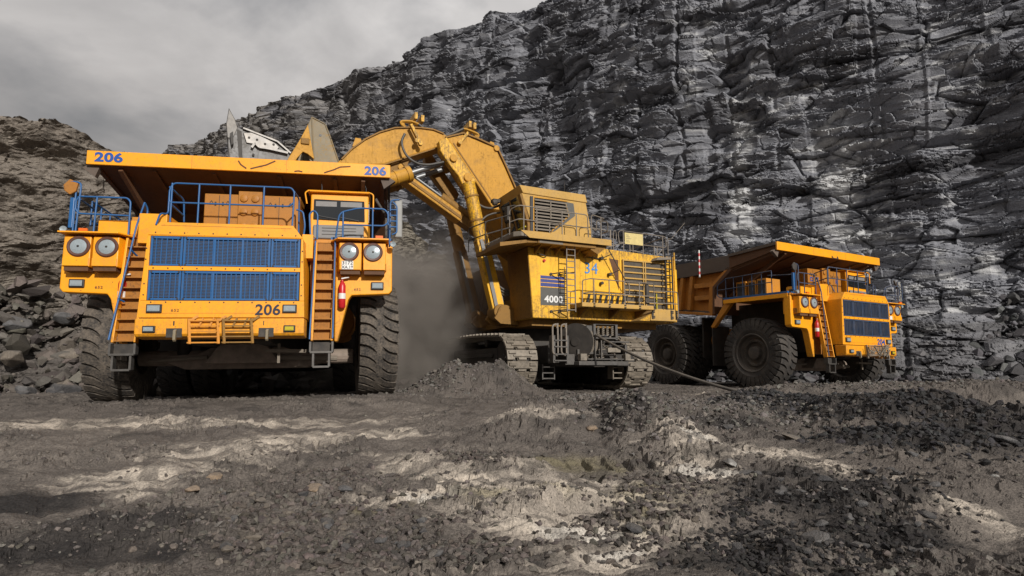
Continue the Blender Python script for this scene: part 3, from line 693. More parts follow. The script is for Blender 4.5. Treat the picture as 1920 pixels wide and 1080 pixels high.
# ------------------------------------------------------------------ haul truck
RAILMAT = ['blue']
def lamp_rect(root, x, y, z, w, h, glass, name='lamp'):
    b = MB(); b.box(x - w / 2 - .03, x + w / 2 + .03, y - .03, y + .06, z - h / 2 - .03, z + h / 2 + .03)
    o = b.build(name, M['black'], root, bevel=.01)
    g = MB(); g.box(x - w / 2, x + w / 2, y - .05, y - .031, z - h / 2, z + h / 2); g.box(x - w / 2 + .02, x + w / 2 - .02, y - .056, y - .051, z - h / 2 + .02, z + h / 2 - .02)
    g.build('lens', glass, o, bevel=.006)
def headlight(root, x, y, z):
    r = MB(); r.lathe([(y + .01, .238), (y - .025, .236), (y - .04, .215), (y - .035, .175), (y - .005, .162)], 36, 'y', (x, 0, z))
    o = r.build('headlight', M['lampring'], root, smooth=40)
    g = MB(); g.lathe([(y - .02, .168), (y - .032, .12), (y - .04, .06), (y - .042, .001)], 30, 'y', (x, 0, z)); g.build('lens', M['lampglass'], o, smooth=60)
    k = MB(); k.lathe([(y - .04, .026), (y - .06, .02), (y - .065, .001)], 10, 'y', (x, 0, z)); k.build('lens_cap', M['dark'], o)
def rails(root, paths, r=.021, mat=None, name='handrail'):
    mat = mat or RAILMAT[0]
    m = MB()
    for p in paths: m.tube(roundpath(p, .11), r, 8)
    return m.build_split(name, M[mat], root, smooth=60)

def grille(root, z0, z1, near):
    y = -2.865
    d = MB(); d.box(-1.60, 1.62, y + .075, y + .10, z0, z1)
    radm = d.build('radiator_core', M['soot'], root)
    fins = MB()
    for i in range(44): fins.box(-1.58 + i * .0735, -1.58 + i * .0735 + .012, y + .055, y + .074, z0 + .02, z1 - .02)
    fins.build('fins', M['board'], radm)
    for x0, x1 in ((-1.585, -.925), (-.905, .945), (.965, 1.60)):
        g = MB()
        for a, b, c, d_ in ((x0, x1, z1 - .05, z1), (x0, x1, z0, z0 + .045)): g.box(a, b, y, y + .03, c, d_)
        for xx in (x0, x1 - .045): g.box(xx, xx + .045, y + .001, y + .029, z0 + .045, z1 - .05)
        n = max(2, round((x1 - x0) / .105)); hh = z1 - z0 - .095
        for i in range(1, n): xx = x0 + (x1 - x0) * i / n; g.box(xx - .008, xx + .008, y + .004, y + .022, z0 + .045, z1 - .05)
        k = 17
        for i in range(1, k): zz = z0 + .045 + hh * i / k; g.box(x0 + .045, x1 - .045, y + .008, y + .02, zz - .0055, zz + .0055)
        if x1 - x0 > 1:
            for xx in (x0 + .65, x0 + 1.25): g.box(xx - .02, xx + .02, y + .002, y + .026, z0 + .045, z1 - .05)
        go = g.build('grille', M['blue' if near else 'bluedust'], root)
        b = MB()
        for xx in (x0 + .05, x1 - .05):
            for zz in (z0 + .025, z1 - .025): b.cyl((xx, y - .012, zz), (xx, y, zz), .02, 8)
        b.build('bolt', M['dark'], go)

def build_truck(pose, number, label, group, is_near):
    x0, y0, yaw, z0, rl, pt = pose
    mtx = Matrix.Translation((x0, y0, z0)) @ Matrix.Rotation(yaw, 4, 'Z') @ Matrix.Rotation(pt, 4, 'X') @ Matrix.Rotation(rl, 4, 'Y')
    T = empty('haul_truck', mtx); tag(T, label, 'dump truck', group)
    RAILMAT[0] = 'blue' if is_near else 'bluedust'
    Y, YW, B, D = M['yellow'], M['yellow_worn'], M['blue'], M['dark']
    # hood
    h = MB(); h.prism([(-1.43, 4.06), (1.43, 4.06), (1.655, 3.76), (1.74, 1.885), (-1.74, 1.885), (-1.655, 3.76)], 'y', -2.76, -1.15)
    hood = h.build('hood', Y, T, bevel=.02)
    f = MB(); y = -2.875
    f.prism([(-1.43, 4.062), (1.43, 4.062), (1.657, 3.765), (-1.657, 3.765)], 'y', y, -2.762)
    f.prism([(-1.657, 3.745), (1.657, 3.745), (1.657, 3.765), (-1.657, 3.765)], 'y', y + .01, -2.762)
    f.box(-1.6, 1.62, y, -2.762, 2.955, 3.055)
    f.prism([(-1.725, 2.27), (1.725, 2.27), (1.74, 1.89), (-1.74, 1.89)], 'y', y, -2.762)
    f.prism([(-1.665, 3.745), (-1.6, 3.745), (-1.6, 2.272), (-1.725, 2.272)], 'y', y, -2.762)
    f.prism([(1.62, 3.745), (1.665, 3.745), (1.725, 2.272), (1.62, 2.272)], 'y', y, -2.762)
    face = f.build('hood_front', Y, T, bevel=.008)
    s = MB(); s.box(-1.4, 1.4, y - .006, y, 3.985, 3.995); s.box(-1.6, 1.6, y - .006, y, 1.985, 1.995)
    s.build('panel_seam', M['yellow_worn'], face)
    b = MB()
    for i in range(11):
        for zz in (3.82, 3.005, 2.235): b.cyl((-1.5 + i * .3, y - .014, zz), (-1.5 + i * .3, y, zz), .016, 6)
    for zz in (2.4, 2.65, 3.2, 3.45):
        for xx in (-1.66, 1.66): b.cyl((xx, y - .014, zz), (xx, y, zz), .016, 6)
    b.build('bolt', D, face)
    grille(T, 3.065, 3.735, is_near); grille(T, 2.285, 2.945, is_near)
    for sx in (-1, 1): lamp_rect(T, sx * 1.42, y - .02, 2.09, .25, .13, M['lampglass'], 'front_lamp')
    text_mesh(number, 'fleet_number', .34, M['navy'] if is_near else M['numblue'], face, facing_front(.94 if is_near else .90, y - .006, 2.055), bold=.007, sx=1.05, shear=.04)
    if is_near:
        for tx, tz, ty in ((-1.02, 1.96, y - .004), ): text_mesh('652', 'stencil', .085, M['lampring'], face, facing_front(-1.0, ty, 2.05), sx=1.3)
    # bumper
    bu = MB(); bu.prism([(-3.01, 1.86), (-3.01, 1.52), (-2.96, 1.46), (-2.55, 1.42), (-2.5, 1.86)], 'x', -1.75, 1.76)
    bump = bu.build('bumper', Y, T, bevel=.025)
    for sx, g in ((-1, M['lampglass']), (1, M['amberglass'])): lamp_rect(bump, sx * 1.45, -3.03, 1.62, .19, .09, g, 'fog_lamp')
    for sx in (-1, 1):
        d = MB(); d.box(sx * .95 - .16, sx * .95 + .16, -3.016, -2.99, 1.44, 1.64); d.build('hook_recess', D, bump)
        k = MB(); k.prism([(-3.10, 1.58), (-3.02, 1.62), (-3.02, 1.36), (-3.06, 1.34), (-3.11, 1.38)], 'x', sx * .95 + .0, sx * .95 + .06); k.build('tow_hook', M['ear'], bump, bevel=.012)
    if is_near:
        # two short step frames hung on the bumper
        for cx, lean in ((-.33, 0), (.37, 1)):
            r = MB()
            w = .29
            L1, L2 = (cx - w, -3.10), (cx + w, -3.10)
            r.bar((L1[0] - .03, -3.07, 1.84), (L1[0] + .05, -3.2, 1.28), .05); r.bar((L2[0] - .03, -3.07, 1.84), (L2[0] + .05, -3.2, 1.28), .05)
            for zz in (1.80, 1.68, 1.56, 1.44, 1.31): r.bar((L1[0], -3.08 - (1.84 - zz) * .22, zz), (L2[0] + .03, -3.08 - (1.84 - zz) * .22, zz), .035, .03)
            for q in (-.12, .1): r.bar((cx + q, -3.06, 1.66), (cx + q + .09, -3.05, 1.86), .035)
            for q in (-w, w): r.bar((cx + q, -3.08, 1.80), (cx + q + .14, -3.02, 1.91), .05)
            r.build('hung_step_frame', M['exd'] if lean else YW, T)
        mk = MB(); mk.box(-.98, -.95, -3.013, -3.0, 1.70, 1.8); mk.box(.88, .9, -3.013, -3.0, 1.70, 1.8)
        mk.build('paint_scuff', D, bump)
    else:
        r = MB(); rr = random.Random(3)
        for i in range(16):
            a = rr.uniform(-.55, .9); r.bar((a, -3.06 - rr.random() * .14, 1.4 + rr.random() * .2), (a + rr.uniform(-.35, .6), -3.06 - rr.random() * .14, 1.7 + rr.random() * .25), .035, .03)
        for i in range(8):
            zz = 1.45 + i * .06; r.bar((-.45, -3.15, zz), (1.0, -3.1, zz + rr.uniform(-.1, .12)), .03)
        for a in (-.5, .98): r.bar((a, -3.12, 1.35), (a, -3.08, 1.9), .06)
        r.build('bent_step_frame', M['dustgrey'], T)
    # fenders / decks, mirrored
    for sx in (-1, 1):
        def X(a): return a * sx
        P = [(X(3.73), 3.86), (X(3.73), 2.66), (X(3.66), 2.57), (X(2.74), 2.53), (X(2.66), 2.41), (X(2.42), 1.38), (X(2.345), 1.38), (X(2.345), 3.86)]
        p = MB(); p.prism(P, 'y', -2.02, -1.72); fe = p.build('fender', Y, T, bevel=.025)
        p = MB(); p.prism([(X(2.33), 3.84), (X(2.33), 1.50), (X(1.80), 1.50), (X(1.70), 3.84)], 'y', -1.98, -1.80); p.build('ladder_back', M['step'], T)
        p = MB(); p.box(min(X(3.72), X(1.5)), max(X(3.72), X(1.5)), -2.0, 1.42, 3.865, 3.95)
        dk = p.build('deck', YW, T)
        p = MB(); p.box(min(X(3.73), X(2.2)), max(X(3.73), X(2.2)), -1.9, 1.40, 3.951, 4.04); p.build('kick_plate', B, dk)
        # edge of deck along side
        p = MB(); p.box(min(X(3.74), X(3.68)), max(X(3.74), X(3.68)), -1.9, 1.42, 3.78, 3.952); p.build('deck_edge', Y, dk)
        p = MB(); p.prism([(1.0, 3.86), (1.38, 3.93), (2.30, 2.78), (2.22, 2.70), (2.1, 2.75)], 'x', X(3.62), X(3.42)); p.build('fender_strut', YW, T, bevel=.01)
        p = MB(); p.box(min(X(3.60), X(2.5)), max(X(3.60), X(2.5)), 2.20, 2.27, .97, 2.80); p.build('mudflap', M['soot'], T)
        p = MB(); p.box(min(X(3.0), X(2.2)), max(X(3.0), X(2.2)), 3.35, 3.45, 1.35, 3.3); p.build('mudflap', M['soot'], T)
        p = MB(); p.box(min(X(1.88), X(1.78)), max(X(1.88), X(1.78)), -1.75, 2.6, 1.6, 3.86); p.build('inner_fender', M['soot'], T)
        # headlight boxes
        for ia, (a, b_) in enumerate(((3.57, 3.02), (2.98, 2.45))):
            bx = MB()
            if ia == 0: bx.box(min(X(a), X(b_)), max(X(a), X(b_)), -2.33, -1.55, 3.11, 3.82)
            else:
                poly = [(X(a), -2.33), (X(b_), -2.33), (X(2.36), -2.0), (X(2.36), -1.75), (X(a), -1.75)]
                bx.prism(poly, 'z', 3.11, 3.82)
            lb = bx.build('headlight_box', Y, T, bevel=.02)
            l = MB(); l.box(min(X(a), X(b_)) + .012, max(X(a), X(b_)) - .012, -2.36, -2.331, 3.125, 3.31); l.build('box_apron', Y, lb, bevel=.006)
            l = MB(); l.box(min(X(a), X(b_)) + .03, max(X(a), X(b_)) - .03, -2.30, -1.75, 3.02, 3.109); l.build('box_vent', M['tub'], lb)
            if ia == 0:
                l = MB()
                for q in range(5): l.box(X(3.575) - .008, X(3.575) + .008, -2.2, -1.7, 3.14 + q * .04, 3.16 + q * .04)
                l.build('louvre', D, lb)
            headlight(lb, X(3.262 if ia == 0 else 2.685), -2.335, 3.575)
        v = MB(); v.prism([(X(3.64), -2.50), (X(2.42), -2.50), (X(2.22), -2.1), (X(2.22), -1.7), (X(3.64), -1.7)], 'z', 3.862, 3.897); v.build('lamp_visor', Y, T, bevel=.006)
        lamp_rect(fe, X(3.37), -2.045, 2.77, .25, .13, M['lampglass'], 'front_lamp')
        if is_near: text_mesh('652', 'stencil', .085, M['lampring'], fe, facing_front(X(2.9) - .02, -2.026, 2.68), sx=1.3)
        # ladder
        ld = MB(); yt, yb, zt, zb = -2.12, -2.50, 3.82, 1.36
        for a in (1.885, 2.335): ld.bar((X(a), yt, zt), (X(a), yb, zb), .05, .16, up=(0, 1, 0))
        lo = ld.build('ladder', Y, T, bevel=.008)
        st = MB()
        for k in range(10):
            z = zb + .03 + k * (zt - zb) / 10; yy = yb + (yt - yb) * k / 10
            st.box(min(X(1.905), X(2.31)), max(X(1.905), X(2.31)), yy - .07, yy + .13, z, z + .025)
            st.box(min(X(1.905), X(2.31)), max(X(1.905), X(2.31)), yy + .12, yy + .14, z + .03, z + .24)
        st.build('rung', M['step'], lo)
        bs = MB()
        for a, zz0, zz1, w in ((2.11, 1.10, 1.345, .25), (2.11, .76, 1.11, .18)):
            for q in (-w, w): bs.box(X(a) + q - .022, X(a) + q + .022, -2.62, -2.45, zz0, zz1)
            bs.box(X(a) - w, X(a) + w, -2.64, -2.43, zz0 - .025, zz0 + .02)
        bs.build('bottom_step', M['steel'], lo)
        pl = MB(); pl.box(X(2.11) - .22, X(2.11) + .22, -2.45, -2.44, 1.12, 1.34); pl.build('step_back_plate', D, lo)
        # extinguisher
        ex = MB(); c = (X(2.52 if sx > 0 else 2.36), -2.13 if sx > 0 else -2.2)
        ex.lathe([(2.18, .001), (2.18, .05), (2.22, .085), (2.75, .085), (2.82, .06), (2.86, .03), (2.90, .03), (2.90, .001)], 16, 'z', (c[0], c[1], 0))
        eo = ex.build('fire_extinguisher', M['red'], T, smooth=50)
        ex = MB(); ex.lathe([(2.42, .088), (2.56, .088)], 16, 'z', (c[0], c[1], 0)); ex.bar((c[0] - .02, c[1] - .02, 2.93), (c[0] + .16, c[1] - .02, 2.97), .03); ex.build_split('extinguisher_label', M['white'], eo)
        # left / right side catwalk rail, both sides
        rails(T, [[(X(3.62), -1.1, 4.98), (X(3.62), 1.35, 4.93), (X(3.62), 1.85, 4.66), (X(3.62), 1.85, 4.16), (X(3.62), 1.4, 4.0)],
                  [(X(3.62), -1.1, 4.5), (X(3.62), 1.85, 4.44)]] + [[(X(3.62), q, 3.95), (X(3.62), q, 4.95)] for q in (-1.1, -.6, -.1, .4, .9, 1.35)])
    # long hand rods along ladders
    rails(T, [[(-2.06, -2.1, 4.72), (-2.12, -2.3, 4.1), (-2.37, -2.66, 1.42)], [(-2.06, -2.1, 4.72), (-2.02, -2.0, 4.6), (-2.03, -2.0, 4.3)], [(-2.16, -2.38, 3.5), (-2.1, -2.2, 3.4)], [(-2.29, -2.55, 2.35), (-2.22, -2.4, 2.3)],
              [(1.84, -2.62, 1.4), (1.87, -2.25, 3.85)], [(2.36, -2.62, 1.42), (2.34, -2.25, 3.9), (2.42, -2.3, 4.5), (2.5, -2.3, 4.60), (2.89, -2.3, 4.71), (3.52, -2.3, 4.71), (3.62, -2.3, 4.6), (3.62, -2.3, 4.35), (3.52, -2.3, 4.27), (2.5, -2.3, 4.27)],
              [(2.52, -2.3, 4.6), (2.52, -2.3, 3.9)], [(3.24, -2.3, 4.7), (3.24, -2.3, 3.9)], [(1.84, -2.2, 3.9), (1.74, -2.2, 4.0), (1.70, -2.2, 4.55), (1.80, -2.2, 4.65), (1.9, -2.2, 4.55), (1.9, -2.2, 3.9)],
              [(-3.43, -2.2, 4.76), (-3.38, -2.2, 4.79), (-2.40, -2.2, 4.79), (-2.32, -2.2, 4.70), (-2.32, -2.2, 3.9)], [(-3.38, -2.2, 4.79), (-3.46, -2.2, 4.7), (-3.46, -2.2, 4.48), (-3.38, -2.2, 4.38), (-2.33, -2.2, 4.36)], [(-3.03, -2.2, 4.78), (-3.05, -2.2, 3.9)],
              [(-3.42, -2.2, 3.9), (-3.38, -2.2, 5.12), (-3.6, -2.2, 5.14)], [(-3.5, -2.15, 3.9), (-3.5, -2.15, 4.95)], [(-3.38, -2.2, 4.72), (-3.6, -.9, 4.8)]], .022)
    rails(T, [[(-1.62, -2.55, 4.07), (-1.6, -2.4, 4.4), (-1.5, -2.2, 4.42), (-1.5, -2.2, 5.05), (-1.42, -2.2, 5.2), (1.25, -2.2, 5.2), (1.33, -2.2, 5.1), (1.30, -2.2, 4.07)],
              [(-1.5, -2.2, 4.9), (-1.5, -2.2, 4.72), (1.22, -2.2, 4.72), (1.32, -2.2, 4.82)], [(1.33, -2.2, 5.1), (1.36, -1.6, 5.1), (1.36, -1.5, 4.07)], [(-1.5, -2.2, 5.1), (-1.4, -1.5, 5.0), (-1.38, -1.4, 4.07)], [(-1.5, -2.2, 4.72), (-1.4, -1.5, 4.6)],
              [(1.36, -2.0, 4.7), (1.52, -2.0, 4.66), (1.58, -2.0, 4.3), (1.56, -2.1, 3.95)]] + [[(q, -2.2, 4.07), (q, -2.2, 5.2)] for q in (-1.45, -.85, -.15, .62)], .022)
    # deck boxes on the left deck
    for (xa, xb, ya, yb, za, zb, mm) in ((-3.05, -1.75, -2.0, -1.35, 3.952, 4.30, Y), (-2.10, -1.50, -2.25, -1.4, 3.7, 4.42, Y), (-3.0, -2.1, -.35, .15, 3.952, 4.82, YW), (-3.0, -2.1, .2, .65, 3.952, 4.78, YW), (-3.0, -2.1, .75, 1.3, 3.952, 4.8, YW), (-3.35, -3.1, -1.9, -1.7, 3.952, 4.15, D)):
        b = MB(); b.box(xa, xb, ya, yb, za, zb); o = b.build('equipment_box', mm, T, bevel=.015)
        if mm is YW:
            c = MB(); c.box(xa - .015, xa - .001, ya + .06, yb - .06, za + .1, zb - .08); c.build('box_mesh_panel', D, o)
    b = MB(); b.box(1.56, 1.82, -2.3, -1.7, 3.4, 4.0); b.build('hinge_panel', Y, T, bevel=.01)
    am = MB(); am.box(-3.25, -3.08, -2.44, -2.38, 3.90, 3.98); am.box(3.32, 3.5, -2.44, -2.38, 3.90, 3.98); am.build_split('marker_lamp', M['orange'], T)
    # electrical cabinet in front of the dump body
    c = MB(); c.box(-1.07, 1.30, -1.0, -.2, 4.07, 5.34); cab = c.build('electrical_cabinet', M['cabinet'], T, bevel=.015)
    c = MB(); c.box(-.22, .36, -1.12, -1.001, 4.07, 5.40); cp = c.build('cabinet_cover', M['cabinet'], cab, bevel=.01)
    c = MB()
    for xx in (-.08, .2):
        for zz in (4.45, 4.83, 5.2): c.lathe([(-1.12, .10), (-1.16, .095), (-1.17, .07), (-1.17, .001)], 16, 'y', (xx, 0, zz))
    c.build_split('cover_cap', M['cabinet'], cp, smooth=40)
    c = MB()
    for xx in (-.80, -.62, .68, .86): c.box(xx - .02, xx + .02, -1.02, -1.001, 5.02, 5.12)
    for xx in (-.71, .77): c.box(xx - .006, xx + .006, -1.008, -1.001, 4.1, 5.3)
    c.build('door_handle', D, cab)
    for xx in (-.9, -.5, .55, 1.05):
        t = MB()
        for a, b_ in (((-.06, 0), (.06, 0)), ((.06, 0), (0, .1)), ((0, .1), (-.06, 0))): t.bar((xx + a[0], -1.008, 5.05 + a[1]), (xx + b_[0], -1.008, 5.05 + b_[1]), .012)
        t.build('warning_triangle', M['black'], cab)
    if not is_near:
        for xx, ch in ((-.85, '\u0421'), (-.42, '\u0423'), (.98, '\u041d')): text_mesh(ch, 'stencil_letter', .26, M['numblue'], cab, facing_front(xx, -1.004, 4.85), bold=.01)
    s = MB(); s.box(-.72, -.0, -2.3, -1.9, 4.061, 4.17); s.box(-1.35, -1.05, -2.1, -1.8, 4.061, 4.12); s.build('hood_step', YW, T, bevel=.01)
    s = MB(); s.box(.82, 1.12, -2.2, -1.95, 4.061, 4.19); so = s.build('battery_switch_box', YW, T, bevel=.01)
    s = MB(); s.lathe([(4.19, .09), (4.23, .09), (4.26, .05), (4.26, .001)], 14, 'z', (1.03, -2.08, 0)); s.build('switch_knob', M['red'], so, smooth=40)
    # cab
    c = MB(); c.prism([(-1.12, 4.15), (-1.08, 5.44), (.35, 5.47), (.35, 4.0), (-1.12, 4.0)], 'x', 1.58, 3.09)
    cb = c.build('cab', Y, T, bevel=.04)
    c = MB(); c.prism([(1.67, 5.26), (2.98, 5.24), (3.0, 4.66), (1.66, 4.70)], 'y', -1.135, -1.09); c.build('windscreen', M['glass'], cb, bevel=.015)
    c = MB()
    for a, b_ in ((1.72, 2.26), (2.36, 2.92)): c.box(a, b_, -1.139, -1.136, 5.06, 5.20)
    c.build('sun_blind', M['plate'], cb)
    c = MB(); c.bar((1.75, -1.15, 4.8), (2.35, -1.15, 4.70), .02); c.bar((2.3, -1.15, 4.78), (2.85, -1.15, 4.68), .02); c.build('wiper', M['black'], cb)
    c = MB(); c.box(1.67, 2.98, -1.20, -1.13, 4.16, 4.54); fp = c.build('front_panel', M['plate'], cb, bevel=.03)
    c = MB()
    for zz in (4.27, 4.36, 4.44): c.box(1.9, 2.78, -1.206, -1.20, zz, zz + .016)
    c.build('vent_slot', D, fp)
    c = MB(); c.prism([(-.85, 4.72), (-.82, 5.32), (-.28, 5.34), (-.28, 4.72)], 'x', 1.565, 1.585); c.prism([(-.18, 4.72), (-.18, 5.34), (.25, 5.34), (.25, 4.72)], 'x', 1.565, 1.585); c.prism([(-.85, 4.72), (-.82, 5.32), (-.28, 5.34), (-.28, 4.72)], 'x', 3.086, 3.105); c.build('side_window', M['glass'], cb)
    c = MB(); c.prism([(-1.22, 5.44), (-1.18, 5.50), (.4, 5.53), (.4, 5.46)], 'x', 1.50, 3.12); c.build('cab_roof', Y, cb, bevel=.02)
    rails(cb, [[(3.10, -1.2, 5.47), (3.22, -1.2, 5.42), (3.22, -1.2, 4.95)], [(1.56, -1.24, 5.46), (1.45, -1.24, 5.4), (1.5, -1.2, 5.1)]], .02, 'yellow', 'roof_bar')
    for xa, h in ((1.86, .45), (3.02, .1)):
        a = MB(); a.cyl((xa, -1.1, 5.5), (xa, -1.1, 5.62), .02, 8); a.cyl((xa, -1.1, 5.6), (xa - .03, -1.1, 5.62 + h), .007, 5); a.build('antenna', M['black'], cb)
    # mirrors
    m = MB(); m.prism([(-3.75, 5.05), (-3.62, 5.2), (-3.44, 5.10), (-3.48, 4.9), (-3.6, 4.82), (-3.72, 4.92)], 'y', -2.22, -2.15); m.build('mirror', M['step'] if is_near else D, T, bevel=.02)
    m = MB(); m.box(-3.62, -3.52, -2.14, -2.04, 4.05, 4.78); m.build('mirror', B, T, bevel=.02)
    m = MB(); m.box(3.78, 3.98, -2.2, -2.08, 4.0, 5.0); m.build('mirror', M['pale'], T, bevel=.04)
    m = MB(); m.prism([(3.28, 4.95), (3.5, 4.6), (3.55, 4.62), (3.33, 5.0)], 'y', -2.3, -2.22); m.build('mirror', D, T, bevel=.02)
    rails(T, [[(3.66, -2.2, 3.75), (3.68, -2.2, 4.98), (3.9, -2.2, 5.0)], [(3.74, -2.3, 4.9), (3.84, -2.3, 4.8), (3.84, -2.3, 4.1), (3.72, -2.3, 4.05)]] + [[(3.68, -2.3, z), (3.84, -2.3, z)] for z in (4.25, 4.4, 4.55, 4.7)], .02, None, 'mirror_bracket')
    m = MB(); m.lathe([(-2.3, .001), (-2.32, .07), (-2.28, .075), (-2.2, .04), (-2.2, .001)], 14, 'y', (3.75, 0, 3.80)); m.lathe([(-2.3, .001), (-2.32, .07), (-2.28, .075), (-2.2, .04), (-2.2, .001)], 14, 'y', (-3.62, 0, 3.98)); m.build_split('side_lamp', M['lampglass'], T, smooth=40)
    if is_near:
        p = MB(); p.box(2.515, 2.79, -2.372, -2.361, 3.13, 3.34)
        po = p.build('licence_plate', M['white'], T)
        text_mesh('3172', 'plate_text', .125, M['black'], po, facing_front(2.65, -2.374, 3.285), bold=.002, depth=.002)
        text_mesh('XA.19', 'plate_text', .10, M['black'], po, facing_front(2.65, -2.374, 3.18), bold=.002, depth=.002)
    else:
        p = MB(); p.box(2.58, 2.78, -2.372, -2.361, 3.14, 3.30); po = p.build('licence_plate', M['white'], T)
    # dump body
    BODY = M['rust']; REAR = 7.7
    for sx in (-1, 1):
        w = MB(); pts = [(1.14, 5.97), (REAR, 6.02), (REAR, 4.3), (5.3, 3.76), (2.15, 3.36), (2.22, 4.6), (1.14, 5.36)]
        w.prism(pts, 'x', sx * 3.12, sx * 3.22); wl = w.build('body_side', BODY, T)
        w = MB(); w.prism([(1.10, 6.03), (REAR, 6.04), (REAR, 5.34), (1.12, 5.34)], 'x', sx * 3.20, sx * 3.50)
        w.build('top_board', M['board'], T, bevel=.01)
        rb = MB()
        for ya in (3.5, 4.15, 4.85, 5.6, 6.4, 7.2):
            rb.prism([(ya, 5.335), (ya + .2, 5.335), (ya + .45, 3.70 + max(0, ya - 3.5) * .09), (ya + .25, 3.66 + max(0, ya - 3.5) * .09)], 'x', sx * 3.221, sx * 3.48)
        for zz in (4.88, 4.28):
            rb.prism([(2.3, zz), (3.45, zz + .05), (3.45, zz - .17), (2.35, zz - .2)], 'x', sx * 3.221, sx * 3.46)
        rb.prism([(1.12, 5.42), (1.32, 5.5), (2.45, 4.70), (2.55, 3.55), (2.3, 3.3), (2.2, 4.6)], 'x', sx * 3.221, sx * 3.50)
        rb.prism([(2.3, 3.30), (5.3, 3.62), (REAR, 4.15), (REAR, 4.3), (5.3, 3.78), (2.3, 3.42)], 'x', sx * 3.221, sx * 3.52)
        rb.build('body_rib', BODY, wl, bevel=.01)
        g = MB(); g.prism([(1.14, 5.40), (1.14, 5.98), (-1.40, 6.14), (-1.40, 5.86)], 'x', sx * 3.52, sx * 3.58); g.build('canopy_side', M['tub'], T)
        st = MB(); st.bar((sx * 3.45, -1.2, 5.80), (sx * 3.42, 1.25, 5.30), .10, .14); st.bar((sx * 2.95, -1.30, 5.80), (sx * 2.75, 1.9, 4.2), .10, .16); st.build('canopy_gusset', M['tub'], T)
    fl = MB(); fl.prism([(2.15, 3.36), (5.3, 3.76), (REAR, 4.3), (REAR, 4.42), (5.3, 3.88), (2.25, 3.5)], 'x', -3.3, 3.3); fl.build('body_floor', M['board'], T)
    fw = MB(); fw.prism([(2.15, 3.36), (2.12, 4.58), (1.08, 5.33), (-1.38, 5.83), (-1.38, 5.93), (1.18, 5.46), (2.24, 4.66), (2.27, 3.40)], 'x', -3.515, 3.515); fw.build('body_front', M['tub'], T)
    ur = MB()
    for xx in (-2.2, -.8, .8, 2.2): ur.prism([(1.05, 5.32), (-1.3, 5.81), (-1.3, 5.77), (1.0, 5.20)], 'x', xx - .05, xx + .05)
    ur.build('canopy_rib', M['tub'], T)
    ct = MB(); ct.prism([(1.14, 5.99), (-1.40, 6.15), (-1.40, 6.19), (1.14, 6.03)], 'x', -3.60, 3.60); ct.build('canopy', M['yellow_worn'], T)
    fa = MB(); fa.box(-3.665, 3.665, -1.475, -1.402, 5.83, 6.185); fas = fa.build('canopy_edge', Y, T, bevel=.012)
    se = MB()
    for xx in (-1.28, 1.0): se.box(xx - .005, xx + .005, -1.478, -1.475, 5.84, 6.175)
    se.build('weld_seam', YW, fas)
    li = MB()
    for sx in (-1, 1): li.prism([(-1.41, 5.83), (1.15, 5.83), (1.15, 6.035), (-1.41, 6.183)], 'x', sx * 3.60, sx * 3.665) if False else li.prism([(-1.401, 6.06), (1.15, 5.92), (1.15, 6.04), (-1.401, 6.183)], 'x', sx * 3.601, sx * 3.665)
    li.build_split('canopy_lip', M['board'], T)
    ga = MB()
    for sx in (-1, 1): ga.prism([(sx * 3.66, 5.86), (sx * 3.80, 5.78), (sx * 3.5, 5.55), (sx * 3.4, 5.84)], 'y', -1.35, -1.2)
    ga.build_split('canopy_corner', M['board'], T)
    if is_near:
        text_mesh(number, 'fleet_number', .32, M['numblue'], fas, facing_front(-3.17, -1.480, 6.01), bold=.012, sx=1.26)
        text_mesh(number, 'fleet_number', .32, M['numblue'], fas, facing_front(3.27, -1.480, 5.985), bold=.012, sx=1.15)
        sc = MB()
        for pth in ([(-.18, 6.10), (-.12, 6.0), (.02, 5.9)], [(.12, 5.9), (.5, 6.02), (.72, 6.14)], [(1.95, 5.88), (2.2, 5.98), (2.35, 6.06), (2.62, 6.09)], [(1.2, 5.88), (1.3, 5.9), (1.4, 5.88)]):
            for p_, q_ in zip(pth, pth[1:]): sc.bar((p_[0], -1.478, p_[1]), (q_[0], -1.478, q_[1]), .012, .035, up=(0, 0, 1))
        sc.build('scrape_mark', M['tub'], fas)
    else:
        hd = MB(); hd.tube(roundpath([(0.0, -1.48, 5.93), (.0, -1.53, 5.82), (.38, -1.53, 5.82), (.38, -1.48, 5.93)], .04), .02); hd.build('pull_handle', D, fas)
        pp = MB(); n = 9
        poles = empty('striped_marker_pole'); poles.parent = T
        for k in range(n):
            q = MB(); q.cyl((-3.52, 3.02, 5.2 + k * .15), (-3.52, 3.02, 5.2 + (k + 1) * .15), .035, 8)
            q.build('pole_stripe', M['red'] if k % 2 else M['white'], poles)
    # underbody
    u = MB(); u.box(-.95, -.55, -2.4, 6.8, 1.35, 2.05); u.box(.55, .95, -2.4, 6.8, 1.35, 2.05); u.box(-.95, .95, -1.5, 0, 1.5, 2.2); u.box(-.9, .9, 3.0, 3.5, 1.4, 2.1); u.build('chassis_frame', M['soot'], T)
    u = MB(); u.box(-1.7, 1.7, -2.45, -1.2, 1.5, 1.9); u.build('engine_shield', M['soot'], T)
    u = MB(); u.prism([(-1.95, .98), (-1.5, .80), (1.5, .80), (2.0, .98), (2.0, 1.15), (1.3, 1.2), (.75, 1.42), (-.75, 1.42), (-1.2, 1.2), (-1.95, 1.15)], 'y', -.35, .25)
    u.prism([(-.55, 1.42), (.55, 1.42), (.9, .92), (-.9, .92)], 'y', -.9, -.36); u.cyl((-2.7, 0, 1.1), (2.7, 0, 1.1), .20, 14); ax = u.build('front_axle', M['axle'], T, bevel=.02)
